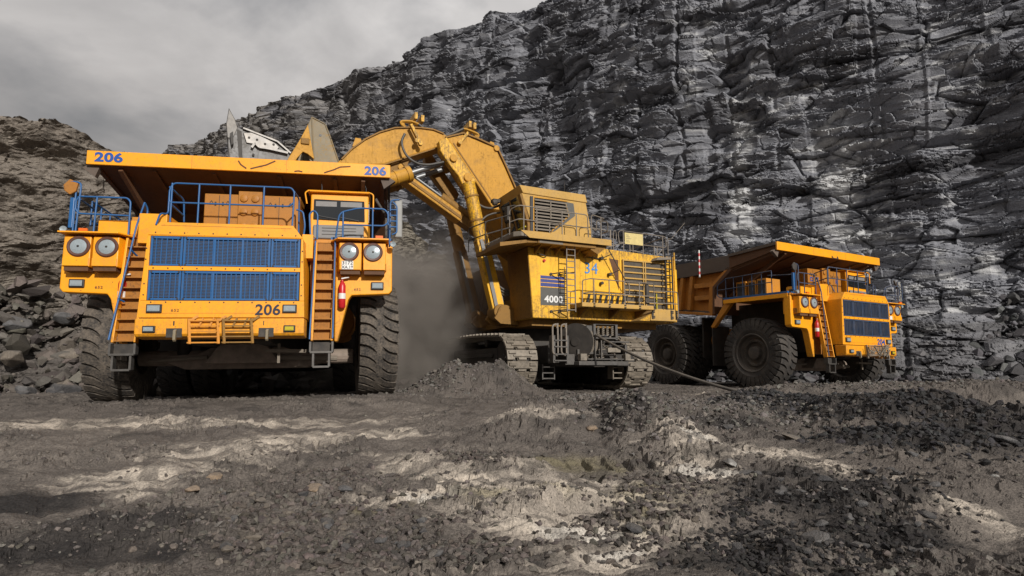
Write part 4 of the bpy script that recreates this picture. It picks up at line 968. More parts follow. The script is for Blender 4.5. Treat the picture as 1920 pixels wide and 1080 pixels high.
    u = MB(); u.cyl((-2.6, .35, 1.15), (2.6, .35, 1.15), .06, 10); u.cyl((-2.3, -.5, 1.02), (-.9, -.6, 1.1), .05, 8); u.cyl((2.3, -.5, 1.02), (.6, -.6, 1.08), .07, 8); u.build('steering_rod', M['dustgrey'], T)
    u = MB()
    for xx in (-1.62, 1.62): u.cyl((xx, -.1, .9), (xx * 1.02, .1, 2.9), .17, 14)
    u.build_split('suspension_strut', D, T, smooth=40)
    u = MB(); u.lathe([(-2.9, .3), (-1.6, .62), (-.9, .72), (.9, .72), (1.6, .62), (2.9, .3)], 24, 'x', (0, 5.34, 1.5)); u.box(-1.0, 1.0, 4.4, 6.3, 1.1, 2.0); u.build('rear_axle', M['soot'], T, smooth=40)
    u = MB(); u.bar((1.05, -1.9, 1.35), (1.05, -1.9, .88), .06); u.bar((.75, -1.9, 1.18), (1.7, -1.9, 1.16), .12, .08); u.build('tie_bracket', M['dustgrey'], T)
    u = MB(); u.cyl((-2.1, 1.0, 2.2), (-2.1, 3.2, 2.2), .55, 18); u.cyl((2.1, 1.0, 2.2), (2.1, 3.2, 2.2), .55, 18); u.build_split('fuel_tank', YW, T, smooth=40)
    RM = M['soot'] if is_near else M['hub']
    rub = M['rubber_dirty'] if is_near else M['rubber']
    for sx in (-1, 1):
        add_wheel(T, 'front_wheel', sx * 3.20 + (.09 if is_near else 0), 0, 1.53, 1.53, .98, sx, rub, RM, .10 if is_near else 0)
        add_wheel(T, 'rear_wheel', sx * 3.26, 5.34, 1.53, 1.53, .90, sx, M['rubber'], RM, 0)
        add_wheel(T, 'rear_wheel', sx * 2.24, 5.34, 1.53, 1.53, .90, sx, M['rubber'], M['soot'], 0, hub=False)
    return T
POSE_A = (-7.055, 16.138, .203, .043, -.019, -.017)
POSE_B = (13.566, 27.519, .496, -.043, .009, .014)
build_truck(POSE_A, '206', 'bright yellow haul truck numbered 206 with blue grilles, parked under the excavator bucket', 'yellow mining haul trucks', True)
build_truck(POSE_B, '204', 'dusty haul truck numbered 204 with rust-stained dump body, waiting below the dark cliff', 'yellow mining haul trucks', False)
# ------------------------------------------------------------------ excavator (face shovel)
def build_excavator():
    O = Vector((1.12, 25.2, 0.0)); YAW = R(24.5)
    mtx = Matrix.Translation(O) @ Matrix.Rotation(YAW, 4, 'Z'); inv = mtx.inverted()
    c0 = inv @ EYE
    def E(px, py, y):
        d = inv.to_3x3() @ ray(px, py); t = (y - c0.y) / d.y; p = c0 + d * t; return (round(p.x, 3), round(p.z, 3))
    def EP(pts, y, o=(0, 0), s=1.0): return [E(o[0] + a / s, o[1] + b / s, y) for a, b in pts]
    def E3(pts, y, o=(0, 0), s=1.0):
        out = []
        for i, (a, b) in enumerate(pts):
            yy = y[i] if isinstance(y, (list, tuple)) else y
            q = E(o[0] + a / s, o[1] + b / s, yy); out.append((q[0], yy, q[1]))
        return out
    T = empty('mining_excavator', mtx); tag(T, 'huge dusty yellow tracked excavator marked 34 and 4000, between the two haul trucks', 'excavator')
    X, XB, XD, D, RL = M['ex'], M['exb'], M['exd'], M['dark'], M['rail']
    # superstructure
    m = MB(); m.prism([(-2.14, 5.25), (-1.94, 2.66), (.058, 2.66), (.058, 5.25)], 'y', -3.4, -1.55)
    side = m.build('machine_house_front', X, T, bevel=.03)
    m = MB(); m.prism([(-2.15, 5.2), (-1.95, 2.7), (-1.93, 2.7), (-2.13, 5.2)], 'y', -2.9, -2.85); m.prism([(-1.99, 3.0), (-1.955, 2.68), (-1.9, 2.68), (-1.9, 3.0)], 'y', -3.3, -1.6); m.build('front_edge_plate', XD, side)
    m = MB(); m.prism([(-2.152, 5.24), (-1.953, 2.68), (-1.94, 2.68), (-2.139, 5.24)], 'y', -3.36, -1.56); m.build('front_plate', XD, side)  # grime and the shaded side both painted into this dark plate
    m = MB(); m.prism([(.062, 2.66), (.062, 5.3), (1.02, 5.47), (4.45, 5.36), (4.45, 2.66)], 'y', -3.38, 3.3)
    house = m.build('machine_house', X, T, bevel=.03)
    m = MB(); m.box(-2.0, .06, 1.5, 3.3, 2.66, 5.2); m.build('machine_house_front', XD, T, bevel=.03)
    m = MB(); m.box(-1.3, .06, -1.55, 1.5, 2.5, 3.7); m.box(-2.1, 3.6, -1.5, 1.5, 2.45, 2.64); m.build('platform_frame', XD, T)
    m = MB(); m.box(-1.75, 3.9, -2.9, 2.9, 2.42, 2.655); m.build('platform_skirt', XD, T)
    # seams and doors
    m = MB()
    for x in (.30, .62, 1.86): m.box(x - .006, x + .006, -3.384, -3.381, 3.3, 5.25)
    m.box(1.9, 1.912, -3.384, -3.381, 2.66, 3.05); m.box(.62, .632, -3.384, -3.381, 2.66, 3.0); m.box(3.2, 3.212, -3.384, -3.381, 2.66, 3.0)
    m.build('door_seam', D, house)
    # dark panel standing in for the shaded recess of an opening
    m = MB(); m.prism([(1.37, 5.10), (1.80, 5.06), (1.80, 3.85)], 'y', -3.386, -3.381); m.build('opening_shade_panel', M['tub'], house)
    # radiator grille
    m = MB(); m.box(1.98, 4.02, -3.40, -3.382, 3.18, 5.07); g = m.build('radiator_screen', D, house)
    m = MB()
    for i in range(58): m.box(2.0 + i * .035, 2.0 + i * .035 + .012, -3.412, -3.401, 3.2, 5.05)
    m.build('screen_wire', M['dustgrey'], g)
    m = MB()
    for i in range(9): z = 3.18 + i * .236; m.box(1.98, 4.02, -3.47, -3.413, z - .028, z + .028)
    for x in (1.98, 2.93, 3.03, 4.0): m.box(x - .025, x + .025, -3.475, -3.41, 3.18, 5.1)
    m.build('screen_bar', M['extan'], g, bevel=.008)
    m = MB(); m.box(4.06, 4.5, -3.5, -3.30, 2.7, 5.36); m.box(4.2, 4.24, -3.53, -3.5, 2.8, 5.4); m.box(4.40, 4.46, -3.56, -3.5, 2.8, 5.55); m.build('corner_post', X, T, bevel=.02)
    m = MB(); m.box(4.45, 5.1, -2.9, 2.9, 2.9, 5.0); m.build('counterweight', X, T, bevel=.06)
    m = MB(); m.prism([(3.35, 5.12), (4.1, 5.20), (4.1, 5.30), (3.45, 5.24)], 'y', -3.75, -3.39); m.build('canopy_flap', M['dustgrey'], T)
    # end ladder
    m = MB()
    for x in (3.86, 4.20): m.bar((x, -3.66, 3.1), (x, -3.66, 5.5), .045)
    for i in range(9): m.bar((3.86, -3.66, 3.2 + i * .27), (4.2, -3.66, 3.2 + i * .27), .05, .035)
    m.build('ladder', M['black'], T)
    # decals
    m = MB()
    for a, b_ in ((4.12, 4.23), (3.985, 4.10), (3.83, 3.965)): m.prism([(-1.64, a), (-.62, a), (-.62, b_ - .01), (-1.64, b_)], 'y', -3.405, -3.401)
    m.build('decal_stripe', M['exblue'], side)
    m = MB(); m.box(-1.64, -.62, -3.405, -3.401, 3.14, 3.80); dg = m.build('decal_panel', M['exgrey'], side)
    text_mesh('4000', 'model_number', .34, M['white'], dg, facing_front(-1.10, -3.408, 3.36), bold=.010, sx=1.08, depth=.002)
    text_mesh('34', 'fleet_number', .62, M['skyblue'], house, facing_front(.54, -3.392, 4.62), bold=.0, sx=1.0, depth=.002)
    # door hardware
    m = MB(); m.tube([(-1.75, -3.4, 5.02), (-1.74, -3.5, 5.0), (-1.5, -3.52, 4.94), (-1.42, -3.4, 4.93)], .022); m.cyl((.35, -3.4, 4.87 + .2), (.95, -3.45, 5.03), .02, 6)
    for p in ((.95, 5.05), (1.32, 4.45), (.95, 4.08)): m.cyl((p[0], -3.38, p[1]), (p[0], -3.55, p[1]), .06, 8)
    m.cyl((.98, -3.5, 5.05), (1.28, -3.75, 5.2), .018, 6); m.cyl((1.34, -3.5, 4.45), (1.6, -3.75, 4.6), .018, 6)
    m.bar((1.05, -3.8, 5.4), (1.95, -3.8, 4.0), .03); m.build_split('door_hardware', D, house)
    m = MB(); m.cyl((-1.5, -3.4, 4.78), (-1.5, -3.47, 4.78), .05, 10); m.build('red_reflector', M['red'], side)
    # side ladder with stand-off brackets
    m = MB()
    for x in (-.845, -.50): m.bar((x, -3.95, 2.88), (x, -3.95, 5.64), .035)
    for i in range(13): z = 2.95 + i * .222; m.bar((-.845, -3.95, z), (-.50, -3.95, z), .03)
    la = m.build('ladder', RL, T)
    m = MB()
    for z in (2.92, 4.30):
        for x, dx in ((-.84, -.38), (-.5, -.38)): m.cyl((x, -3.95, z + .04), (x + dx, -3.42, z), .022, 6); m.cyl((x + dx, -3.46, z), (x + dx, -3.40, z), .05, 8)
    m.build('stand_off_bracket', D, la)
    m = MB()
    for x in (-.80,): m.bar((x, -3.7, 3.1), (x, -3.7, 4.55), .02)
    for i in range(6): m.bar((-.8, -3.7, 3.2 + i * .23), (-.52, -3.7, 3.2 + i * .23), .02)
    m.build('shadow_rungs', D, la)  # dark bars modelled where the ladder's shadow rungs fall on the wall
    # upper deck
    m = MB(); m.prism([(-3.0, -4.0), (-2.8, -4.25), (.90, -4.25), (.90, -1.2), (-3.0, -1.2)], 'z', 5.42, 5.60)
    dk = m.build('upper_deck', M['dustgrey'], T, bevel=.02)
    m = MB(); m.prism([(-2.85, 5.625), (.90, 5.605), (.90, 5.38), (-2.5, 5.38)], 'y', -4.275, -4.252); m.build('deck_fascia', M['extan'], dk)
    m = MB(); m.prism([(-3.55, 5.02), (-3.55, 5.16), (-2.4, 5.36), (-2.0, 5.36), (-2.0, 5.28), (-2.5, 5.24)], 'y', -4.1, -1.8); m.build('front_platform', XD, T)
    m = MB(); m.box(-2.1, .3, -4.15, -3.41, 5.255, 5.40)
    for i in range(6): m.prism([(-3.41, 5.0), (-3.41, 5.3), (-4.1, 5.3)], 'x', -1.9 + i * .42, -1.86 + i * .42)
    m.prism([(.1, 5.38), (.85, 5.38), (.4, 5.05), (.1, 5.2)], 'y', -4.1, -3.42); m.build('deck_bracket', XD, T)
    m = MB(); m.box(-2.05, -1.1, -4.16, -4.14, 5.27, 5.38); m.build('light_strip', M['dustgrey'], T)
    # cab
    cabpoly = [(-2.40, 7.25), (.36, 7.2), (.50, 6.5), (.66, 5.6), (-1.92, 5.6), (-2.02, 6.2)]
    m = MB(); m.prism(cabpoly, 'y', -3.40, -1.45); cb = m.build('operator_cab', M['extan'], T, bevel=.03)
    m = MB(); m.prism([(-2.50, 7.53), (.31, 7.50), (.40, 7.19), (-2.35, 7.24)], 'y', -3.44, -1.40); m.build('cab_roof', M['extan'], cb, bevel=.02)
    m = MB(); m.prism([(-2.44, 7.18), (-2.30, 7.18), (-2.0, 6.1), (-2.0, 5.75), (-2.10, 5.75), (-2.12, 6.1)], 'y', -3.15, -1.55); m.build('front_window', M['glass'], cb)
    m = MB()
    for a, b_ in ((-3.42, -3.2), (-2.5, -2.42), (-1.6, -1.44)): m.prism([(-2.47, 7.2), (-2.38, 7.2), (-2.06, 6.15), (-2.06, 5.6), (-2.16, 5.6), (-2.16, 6.1)], 'y', a, b_)
    m.build('window_pillar', XD, cb)
    # louvres
    lpoly = [(-1.93, 7.13), (-.56, 7.10), (-.42, 6.58), (-1.25, 5.88), (-1.86, 5.88)]
    m = MB(); m.prism(lpoly, 'y', -3.412, -3.401); lv = m.build('louvre_panel', M['black'], cb)
    m = MB()
    def xr(z): return -.56 + (7.1 - z) * .27 if z > 6.58 else -.42 - (6.58 - z) * 1.18
    for i in range(10):
        z = 5.93 + i * .122; m.add([(-1.90, -3.43, z), (xr(z), -3.43, z), (xr(z), -3.50, z - .03), (-1.90, -3.50, z - .03), (-1.90, -3.43, z + .045), (xr(z), -3.43, z + .045), (xr(z), -3.50, z + .02), (-1.90, -3.50, z + .02)], [(0, 1, 2, 3), (7, 6, 5, 4), (0, 3, 7, 4), (1, 5, 6, 2), (3, 2, 6, 7), (0, 4, 5, 1)])
    m.box(-1.27, -1.23, -3.53, -3.505, 6.35, 7.05); m.build('louvre', M['dustgrey'], lv)
    m = MB(); m.box(-1.97, -.5, -3.45, -3.413, 7.12, 7.17); m.box(-1.97, -1.90, -3.45, -3.413, 5.85, 7.12); m.bar((-1.25, -3.43, 5.86), (-.42, -3.43, 6.58), .03, .05); m.build('louvre_frame', XB, lv)
    m = MB(); m.prism([(-.54, 7.12), (-.2, 7.10), (-.14, 6.62), (-1.05, 5.92), (-1.2, 5.90), (-.38, 6.58)], 'y', -3.408, -3.401); m.build('grey_decal', M['exgrey'], cb)
    m = MB(); m.box(-2.06, -1.95, -3.46, -3.402, 5.7, 7.15); m.build('door_seal', M['black'], cb)
    m = MB(); m.box(-2.22, -2.08, -3.30, -2.7, 6.0, 6.05); m.box(-2.2, -2.08, -3.3, -2.7, 6.35, 6.42); m.build('grab_stripe', M['amberglass'], cb)
    m = MB()
    for a, q in ((-2.1, .12), (-1.75, .08), (-.35, .55)): m.cyl((a, -3.0, 7.5), (a, -3.0, 7.5 + q), .012, 5)
    m.cyl((-2.8, -2.0, 7.2), (-2.95, -2.0, 7.15), .1, 10); m.box(-2.8, -2.5, -1.7, -1.4, 7.32, 7.44); m.build('roof_lamp', D, cb)
    m = MB(); m.box(-2.95, -2.83, -3.35, -3.1, 6.15, 6.7); mi = m.build('mirror', D, cb, bevel=.03)
    m = MB(); m.tube([(-2.9, -3.2, 6.7), (-2.6, -3.2, 6.8), (-2.2, -3.2, 6.75)], .02); m.build('mirror_arm', D, mi)
    # rails
    def rail(paths, r=.02, mat=RL, name='handrail'):
        m = MB()
        for p in paths: m.tube(roundpath(p, .1), r, 6)
        return m.build(name, mat, T, smooth=60)
    yd = -4.2
    rail([[(-3.1, -3.9, 5.5), (-3.1, -3.9, 6.40), (-2.88, yd, 6.52), (-.15, yd, 6.47), (-.08, yd, 6.40), (-.06, yd, 5.5)], [(-3.1, -3.9, 5.95), (-2.88, yd, 6.03), (-.08, yd, 5.98)],
          [(.08, yd, 5.5), (.08, yd, 6.44), (.15, yd, 6.5), (.85, yd + .3, 6.5), (.9, -3.5, 6.45)], [(.1, yd, 6.0), (.9, yd + .1, 5.98), (.9, -3.5, 5.98)], [(.9, yd, 5.5), (.9, yd, 6.0)], [(.5, yd, 5.5), (.5, yd, 6.45)], [(.1, yd, 5.98), (.3, yd, 5.9), (.3, yd, 6.3), (.8, yd, 6.3), (.8, yd, 5.9)]]
         + [[(x, yd, 5.45), (x, yd, 6.5)] for x in (-2.69, -2.18, -1.16, -.56)] + [[(-1.67, yd, 5.45), (-1.67, yd, 6.0)]])
    rail([[(-3.1, -4.0, 6.2), (-3.9, -3.6, 5.95), (-3.9, -3.6, 5.1)], [(-3.1, -4.0, 5.75), (-3.9, -3.6, 5.5)], [(-3.9, -3.6, 5.95), (-4.0, -2.2, 6.0), (-4.0, -2.2, 5.1)], [(-3.9, -3.6, 5.5), (-4.0, -2.2, 5.55)], [(-3.4, -3.9, 5.1), (-3.4, -3.9, 6.1)], [(-3.1, -3.9, 5.55), (-3.9, -3.6, 5.12)]], .022, D)
    m = MB()
    for x in (-2.69, -2.18, -1.67, -1.16, -.56, -.06, .08): m.cyl((x, yd, 5.42), (x, yd, 5.52), .06, 8); m.cyl((x, yd - .02, 5.52), (x, yd - .02, 5.60), .045, 8)
    m.build('post_socket', D, dk)
    # lower deck
    m = MB(); m.box(-.38, 2.80, -4.22, -3.39, 3.06, 3.22)
    ld = m.build('lower_deck', M['extan'], T, bevel=.02)
    m = MB(); m.prism([(-3.39, 2.72), (-3.39, 3.05), (-4.1, 3.05)], 'x', -.1, -.04); m.prism([(-3.39, 2.72), (-3.39, 3.05), (-4.1, 3.05)], 'x', 1.3, 1.36); m.prism([(-3.39, 2.72), (-3.39, 3.05), (-4.1, 3.05)], 'x', 2.5, 2.56); m.build('deck_bracket', XD, ld)
    rail([[(-.36, yd, 3.1), (-.34, yd, 3.98), (-.30, yd, 4.03), (0, yd, 4.10), (2.80, yd, 4.08), (2.84, yd, 4.0), (2.84, yd, 3.1)], [(-.34, yd, 3.55), (0, yd, 3.6), (2.83, yd, 3.58)], [(2.9, yd, 3.80), (3.95, yd, 3.81), (3.98, yd, 3.7), (3.98, yd, 2.8)], [(2.6, yd, 3.34), (3.95, yd, 3.34)], [(2.45, yd, 3.5), (2.45, yd, 3.34), (2.6, yd, 3.34)], [(1.7, yd, 3.6), (1.7, yd, 4.05)]] + [[(x, yd, 3.1), (x, yd, 4.09)] for x in (.14, .80, 1.49, 2.16)])
    m = MB()
    for x in (.14, .80, 1.49, 2.16, 2.84): m.box(x - .05, x + .03, -4.25, -4.221, 3.08, 3.12); m.box(x - .05, x + .03, -4.25, -4.221, 3.16, 3.2)
    m.build('post_socket', D, ld)
    m = MB()
    for i in range(7): x = .08 + i * .26; m.prism([(x, 3.23), (x + .09, 3.23), (x + .20, 3.58), (x + .11, 3.58)], 'y', -3.75, -3.70)
    m.box(.0, 1.95, -3.76, -3.69, 3.58, 3.61); m.build('folded_steps', M['black'], ld)
    m = MB(); m.lathe([(3.3, .001), (3.3, .09), (4.0, .09), (4.08, .04), (4.12, .001)], 12, 'z', (2.62, -4.05, 0)); m.tube([(2.62, -4.05, 4.1), (2.5, -4.05, 4.12), (2.4, -4.1, 3.8)], .02); m.build('fire_extinguisher', D, ld, smooth=40)
    m = MB(); m.prism([(2.82, 2.95), (2.97, 3.11), (4.0, 3.13), (4.0, 2.67), (2.75, 2.67)], 'y', -4.05, -3.39); ba = m.build('rear_bumper', M['extan'], T, bevel=.02)
    m = MB(); m.prism([(2.25, 2.66), (2.85, 2.95), (2.85, 2.66)], 'y', -4.0, -3.39); m.build('rear_gusset', X, ba)
    m = MB()
    for x in (2.85, 3.75, 4.0):
        for z in (2.78, 2.84, 3.0, 3.06): m.cyl((x - .03, -4.08, z), (x + .1, -4.08, z), .02, 6)
        m.box(x - .03, x + .04, -4.08, -4.051, 2.74, 3.1)
    m.build('hinge', D, ba)
    m = MB(); m.bar((3.5, -3.5, 3.2), (3.5, -3.5, 3.8), .04); m.build('yellow_rod', M['amberglass'], T)
    # top rails
    rail([[(1.72, -3.2, 5.4), (1.72, -3.2, 6.2), (1.80, -3.2, 6.30), (1.86, -3.2, 6.2), (1.86, -3.2, 5.9)], [(2.0, -3.2, 5.8), (1.95, -3.2, 6.2), (2.05, -3.2, 6.31), (4.22, -3.2, 6.27), (4.32, -3.2, 6.2), (4.32, -3.2, 5.85), (4.25, -3.2, 5.8), (2.0, -3.2, 5.83)], [(4.4, -3.2, 5.3), (4.42, -3.2, 6.2), (4.6, -3.1, 6.2)]]
         + [[(x, -3.2, 5.4), (x, -3.2, 6.29)] for x in (1.6, 2.2, 3.15, 4.15)] + [[(x, -3.2, 5.4), (x, -3.2, 5.8)] for x in (2.5, 2.65, 3.7, 3.85)] + [[(1.2, -3.2, 5.5), (2.2, -3.2, 5.82)], [(3.8, -3.2, 5.4), (4.1, -3.2, 5.7)], [(2.5, -3.2, 5.55), (3.1, -3.2, 5.5)]]
         + [[(1.2, 2.8, 5.4), (1.2, 2.8, 6.3), (4.3, 2.8, 6.2), (4.3, 2.8, 5.4)], [(4.3, -3.2, 6.25), (4.4, 0, 6.2), (4.3, 2.8, 6.2)], [(1.2, 2.8, 5.8), (4.3, 2.8, 5.8)]], .018)
    m = MB(); m.box(2.24, 3.12, -3.24, -3.222, 5.78, 6.24); sg = m.build('sign_board', M['sign'], T)
    m = MB()
    for i in range(5): m.box(2.30, 2.42 + (i % 3) * .06, -3.244, -3.241, 6.14 - i * .07, 6.155 - i * .07)
    m.build('sign_marks', M['dustgrey'], sg)
    rr = MB(); rr.tube([(4.42, -3.2, 6.2), (4.6, -3.2, 6.2), (5.05, -3.0, 6.55), (5.6, -2.9, 7.05)], .012, 5); rr.build('antenna', M['rail'], T)
    m = MB(); m.box(1.4, 2.1, -1.2, .4, 5.45, 6.2); m.box(2.9, 3.4, -1.0, 0, 5.4, 5.8); m.build('roof_equipment', M['dustgrey'], T, bevel=.03)
    # boom
    o6 = (700, 200); s6 = 4.91
    yb = .82
    bp = EP([(838, 259), (868, 252), (893, 262), (930, 278), (948, 316), (965, 355)], -yb) + [(.30, 4.7), (-.1, 3.6), (-.8, 3.7)] + EP([(969, 484), (945, 430), (922, 387), (890, 338), (862, 294)], -yb)
    m = MB(); m.prism(bp, 'y', -yb, yb); boom = m.build('boom', XB, T, bevel=.05)
    # plate edge lip along boom and stiffener
    m = MB()
    lp = E3([(835, 258), (868, 250), (895, 260), (932, 277), (950, 316), (968, 357)], -yb + .06)
    for a, b_ in zip(lp, lp[1:]): m.bar(a, b_, .14, .06)
    m.build('boom_edge_bead', M['exd'], boom)
    m = MB(); a = E3([(850, 268), (930, 388)], -yb - .012); m.bar(a[0], a[1], .02, .05); m.build('boom_weld', M['exd'], boom)
    for sy in (-1, 1):
        m = MB(); lug = EP([(823, 264), (838, 257), (893, 338), (890, 347), (880, 352), (868, 347), (860, 330), (845, 312), (826, 283)], -1.18)
        m.prism(lug, 'y', sy * 1.18, sy * .83)
        lo = m.build('cylinder_bracket', M['ex'] if sy < 0 else XD, boom, bevel=.04)  # far bracket takes the darker paint so it reads as shaded
        m = MB()
        for px, py in ((850, 297), (877, 333)):
            q = E(px, py, -1.2); m.cyl((q[0], sy * 1.17, q[1]), (q[0], sy * 1.28, q[1]), .17 if px > 860 else .15, 20)
        m.build('pin', M['exb'], lo, bevel=.02)
    # lugs and pipes on the boom
    m = MB(); q = E(921, 268, 0); m.prism([(q[0] - .25, q[1] - .35), (q[0] - .05, q[1] + .05), (q[0] + .1, q[1] + .02), (q[0] + .25, q[1] - .4)], 'y', -.05, .05); q = E(930, 279, -.8); m.cyl((q[0], -.9, q[1]), (q[0], -.7, q[1]), .12, 12)
    q = E(671, 262, -.5); m.prism([(q[0] - .2, q[1] - .3), (q[0] - .1, q[1] + .05), (q[0] + .1, q[1] + .05), (q[0] + .2, q[1] - .25)], 'y', -.54, -.46); m.build_split('lifting_lug', XB, boom)
    # stick
    sp = EP([(848, 262), (835, 252), (812, 243), (790, 240), (765, 239), (740, 240), (712, 248), (685, 260), (660, 279), (640, 298), (622, 312), (640, 318), (665, 312), (720, 308), (770, 292), (820, 276), (846, 268)], -.6)
    m = MB(); m.prism(sp, 'y', -.6, .6); stick = m.build('stick', XB, T, bevel=.05)
    m = MB(); pts = E3([(640, 299), (660, 279), (685, 261), (712, 248), (740, 240), (765, 239), (790, 240), (812, 243), (832, 251)], -.62)
    for a, b_ in zip(pts, pts[1:]): m.bar(a, b_, .10, .05)
    pts = E3([(665, 313), (720, 309), (770, 293), (820, 277)], -.62)
    for a, b_ in zip(pts, pts[1:]): m.bar(a, b_, .10, .05)
    m.build('stick_edge_bead', XD, stick)
    m = MB(); m.prism(EP([(728, 316), (735, 306), (768, 297), (760, 322), (745, 336), (730, 326)], -.4), 'y', -.42, .42); st2 = m.build('stick_bracket', XD, stick)
    m = MB(); q = E(752, 314, -.42); m.cyl((q[0], -.5, q[1]), (q[0], .5, q[1]), .13, 12); m.build('pin', XB, st2)
    # boom cylinders (near, far; the far one painted darker, as in shade)
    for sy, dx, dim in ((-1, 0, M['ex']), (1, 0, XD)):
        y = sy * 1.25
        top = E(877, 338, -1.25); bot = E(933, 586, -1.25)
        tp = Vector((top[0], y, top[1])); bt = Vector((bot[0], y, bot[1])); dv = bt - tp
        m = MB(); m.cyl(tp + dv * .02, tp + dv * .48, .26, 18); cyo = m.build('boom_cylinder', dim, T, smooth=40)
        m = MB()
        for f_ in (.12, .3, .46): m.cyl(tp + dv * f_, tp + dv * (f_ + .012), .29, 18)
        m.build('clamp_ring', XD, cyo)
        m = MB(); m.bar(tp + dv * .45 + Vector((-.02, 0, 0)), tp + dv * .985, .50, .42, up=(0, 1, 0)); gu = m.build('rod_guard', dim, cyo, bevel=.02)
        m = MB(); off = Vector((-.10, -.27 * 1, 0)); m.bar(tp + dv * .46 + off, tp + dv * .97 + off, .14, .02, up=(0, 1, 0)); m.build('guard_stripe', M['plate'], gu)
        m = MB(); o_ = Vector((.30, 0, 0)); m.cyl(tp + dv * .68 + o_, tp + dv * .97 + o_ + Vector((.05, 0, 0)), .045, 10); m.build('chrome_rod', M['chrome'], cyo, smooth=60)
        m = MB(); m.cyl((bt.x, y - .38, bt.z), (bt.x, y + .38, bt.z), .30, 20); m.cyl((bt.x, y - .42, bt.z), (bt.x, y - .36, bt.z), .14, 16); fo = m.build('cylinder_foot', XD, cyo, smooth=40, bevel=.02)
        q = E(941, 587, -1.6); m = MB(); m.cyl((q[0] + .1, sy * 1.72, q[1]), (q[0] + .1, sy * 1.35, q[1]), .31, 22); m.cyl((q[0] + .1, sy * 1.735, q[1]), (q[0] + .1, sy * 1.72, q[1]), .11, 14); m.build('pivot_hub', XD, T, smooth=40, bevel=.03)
    # foot bracket between cylinders and platform
    m = MB()
    for y in (-1.7, -.8, .8, 1.7): m.prism([(-1.7, 3.2), (-2.6, 3.0), (-2.75, 2.75), (-2.5, 2.55), (-1.2, 2.5), (-1.2, 3.2)], 'y', y - .06, y + .06)
    m.build_split('foot_bracket', XD, T)
    # second pair of cylinders running from the platform up to the stick linkage, one visible long guard
    y = -.35
    p0 = E(757, 336, y); p1 = E(862, 412, y); p2 = E(912, 575, -.35)
    A_ = Vector((p0[0], y, p0[1])); B_ = Vector((p1[0], y, p1[1]))
    m = MB(); m.bar(A_, B_, .62, .34, up=(0, 0, 1)); lk = m.build('crowd_cylinder_guard', M['exb'], T, bevel=.04)
    m = MB(); m.bar(A_.lerp(B_, .02) + Vector((0, -.33, -.02)), A_.lerp(B_, .98) + Vector((0, -.33, -.02)), .03, .10); m.build('guard_rib', XD, lk)
    up = Vector((.10, -.1, .30)); m = MB(); m.cyl(A_.lerp(B_, .06) + up, A_.lerp(B_, .62) + up, .055, 12); m.build('chrome_rod', M['chrome'], lk, smooth=60)
    m = MB(); m.cyl(A_.lerp(B_, .60) + up, B_.lerp(A_, -.28) + up, .17, 14); m.build('cylinder_barrel', XD, lk, smooth=50)
    m = MB(); m.bar(B_.lerp(A_, .1), Vector((-1.0, y, 5.2)), .5, .3); m.build('lower_link', XD, lk)
    # stick cylinders: chrome rods from boom bracket to barrels behind the truck canopy
    for y, dy in ((-.72, 0), (.55, 12)):
        a = E(838, 303 + dy, y); b_ = E(768, 325 + dy, y); c = E(712, 343 + dy, y)
        a = Vector((a[0], y, a[1])); b_ = Vector((b_[0], y, b_[1])); c = Vector((c[0], y, c[1]))
        m = MB(); m.cyl(b_, c, .27, 18); m.cyl(b_.lerp(c, -.02), b_.lerp(c, .12), .31, 18); m.cyl(b_.lerp(c, .45), b_.lerp(c, .5), .30, 18); bc = m.build('stick_cylinder', M['exb'] if y < 0 else XD, T, smooth=40)  # shade on the far cylinder comes from its darker paint
        m = MB(); m.cyl(a, b_, .105, 14); m.build('chrome_rod', M['chrome'], bc, smooth=60)
        m = MB(); m.cyl(a + Vector((0, -.16, 0)), a + Vector((0, .16, 0)), .2, 14); m.build('rod_eye', XD, bc)
    # hoses and pipes
    def hose(z6, y, r=.05, mat=None, nm='hose'):
        pts = E3(z6, y, o6, s6); P = [Vector(p) for p in pts]; out = []
        for i in range(len(P) - 1):
            p0 = P[max(i - 1, 0)]; p1 = P[i]; p2 = P[i + 1]; p3 = P[min(i + 2, len(P) - 1)]
            for k in range(6):
                t = k / 6; out.append(.5 * ((2 * p1) + (-p0 + p2) * t + (2 * p0 - 5 * p1 + 4 * p2 - p3) * t * t + (-p0 + 3 * p1 - 3 * p2 + p3) * t ** 3))
        out.append(P[-1]); m = MB(); m.tube(out, r, 8); return m.build(nm, mat or M['cable'], T, smooth=60)
    hose([(290, 250), (262, 330), (300, 440), (390, 515), (500, 535), (600, 520), (650, 508)], -.95)
    for k, y in enumerate((-.5, -.2, .15)):
        hose([(415, 160 + k * 8), (480, 210 + k * 8), (560, 255 + k * 8), (650, 268 + k * 6), (730, 248 + k * 5), (830, 203 + k * 4)], y, .05)
        hose([(330, 215), (262 + k * 12, 165 + k * 6), (262 + k * 10, 135 + k * 5), (350, 135 + k * 8), (415, 160 + k * 8)], y, .045, M['exb'], 'hydraulic_pipe')
        hose([(830, 203 + k * 4), (880, 215 + k * 6), (965 - k * 12, 255 + k * 3), (955 - k * 16, 295)], y, .045, M['exb'], 'hydraulic_pipe')
    hose([(890, 720), (915, 820), (980, 905), (1060, 935), (1130, 920), (1195, 890)], -1.3)
    hose([(985, 1060), (1040, 1010), (1100, 985), (1165, 975), (1230, 955)], -1.45, .04)
    hose([(985, 1060), (975, 1130), (990, 1200), (1010, 1260)], -1.45, .045)
    m = MB()
    for a, b_ in (((345, 165), (440, 355)), ((870, 240), (785, 345))):
        q = E3([a, b_], -.88, o6, s6); m.bar(q[0], q[1], .16, .10)
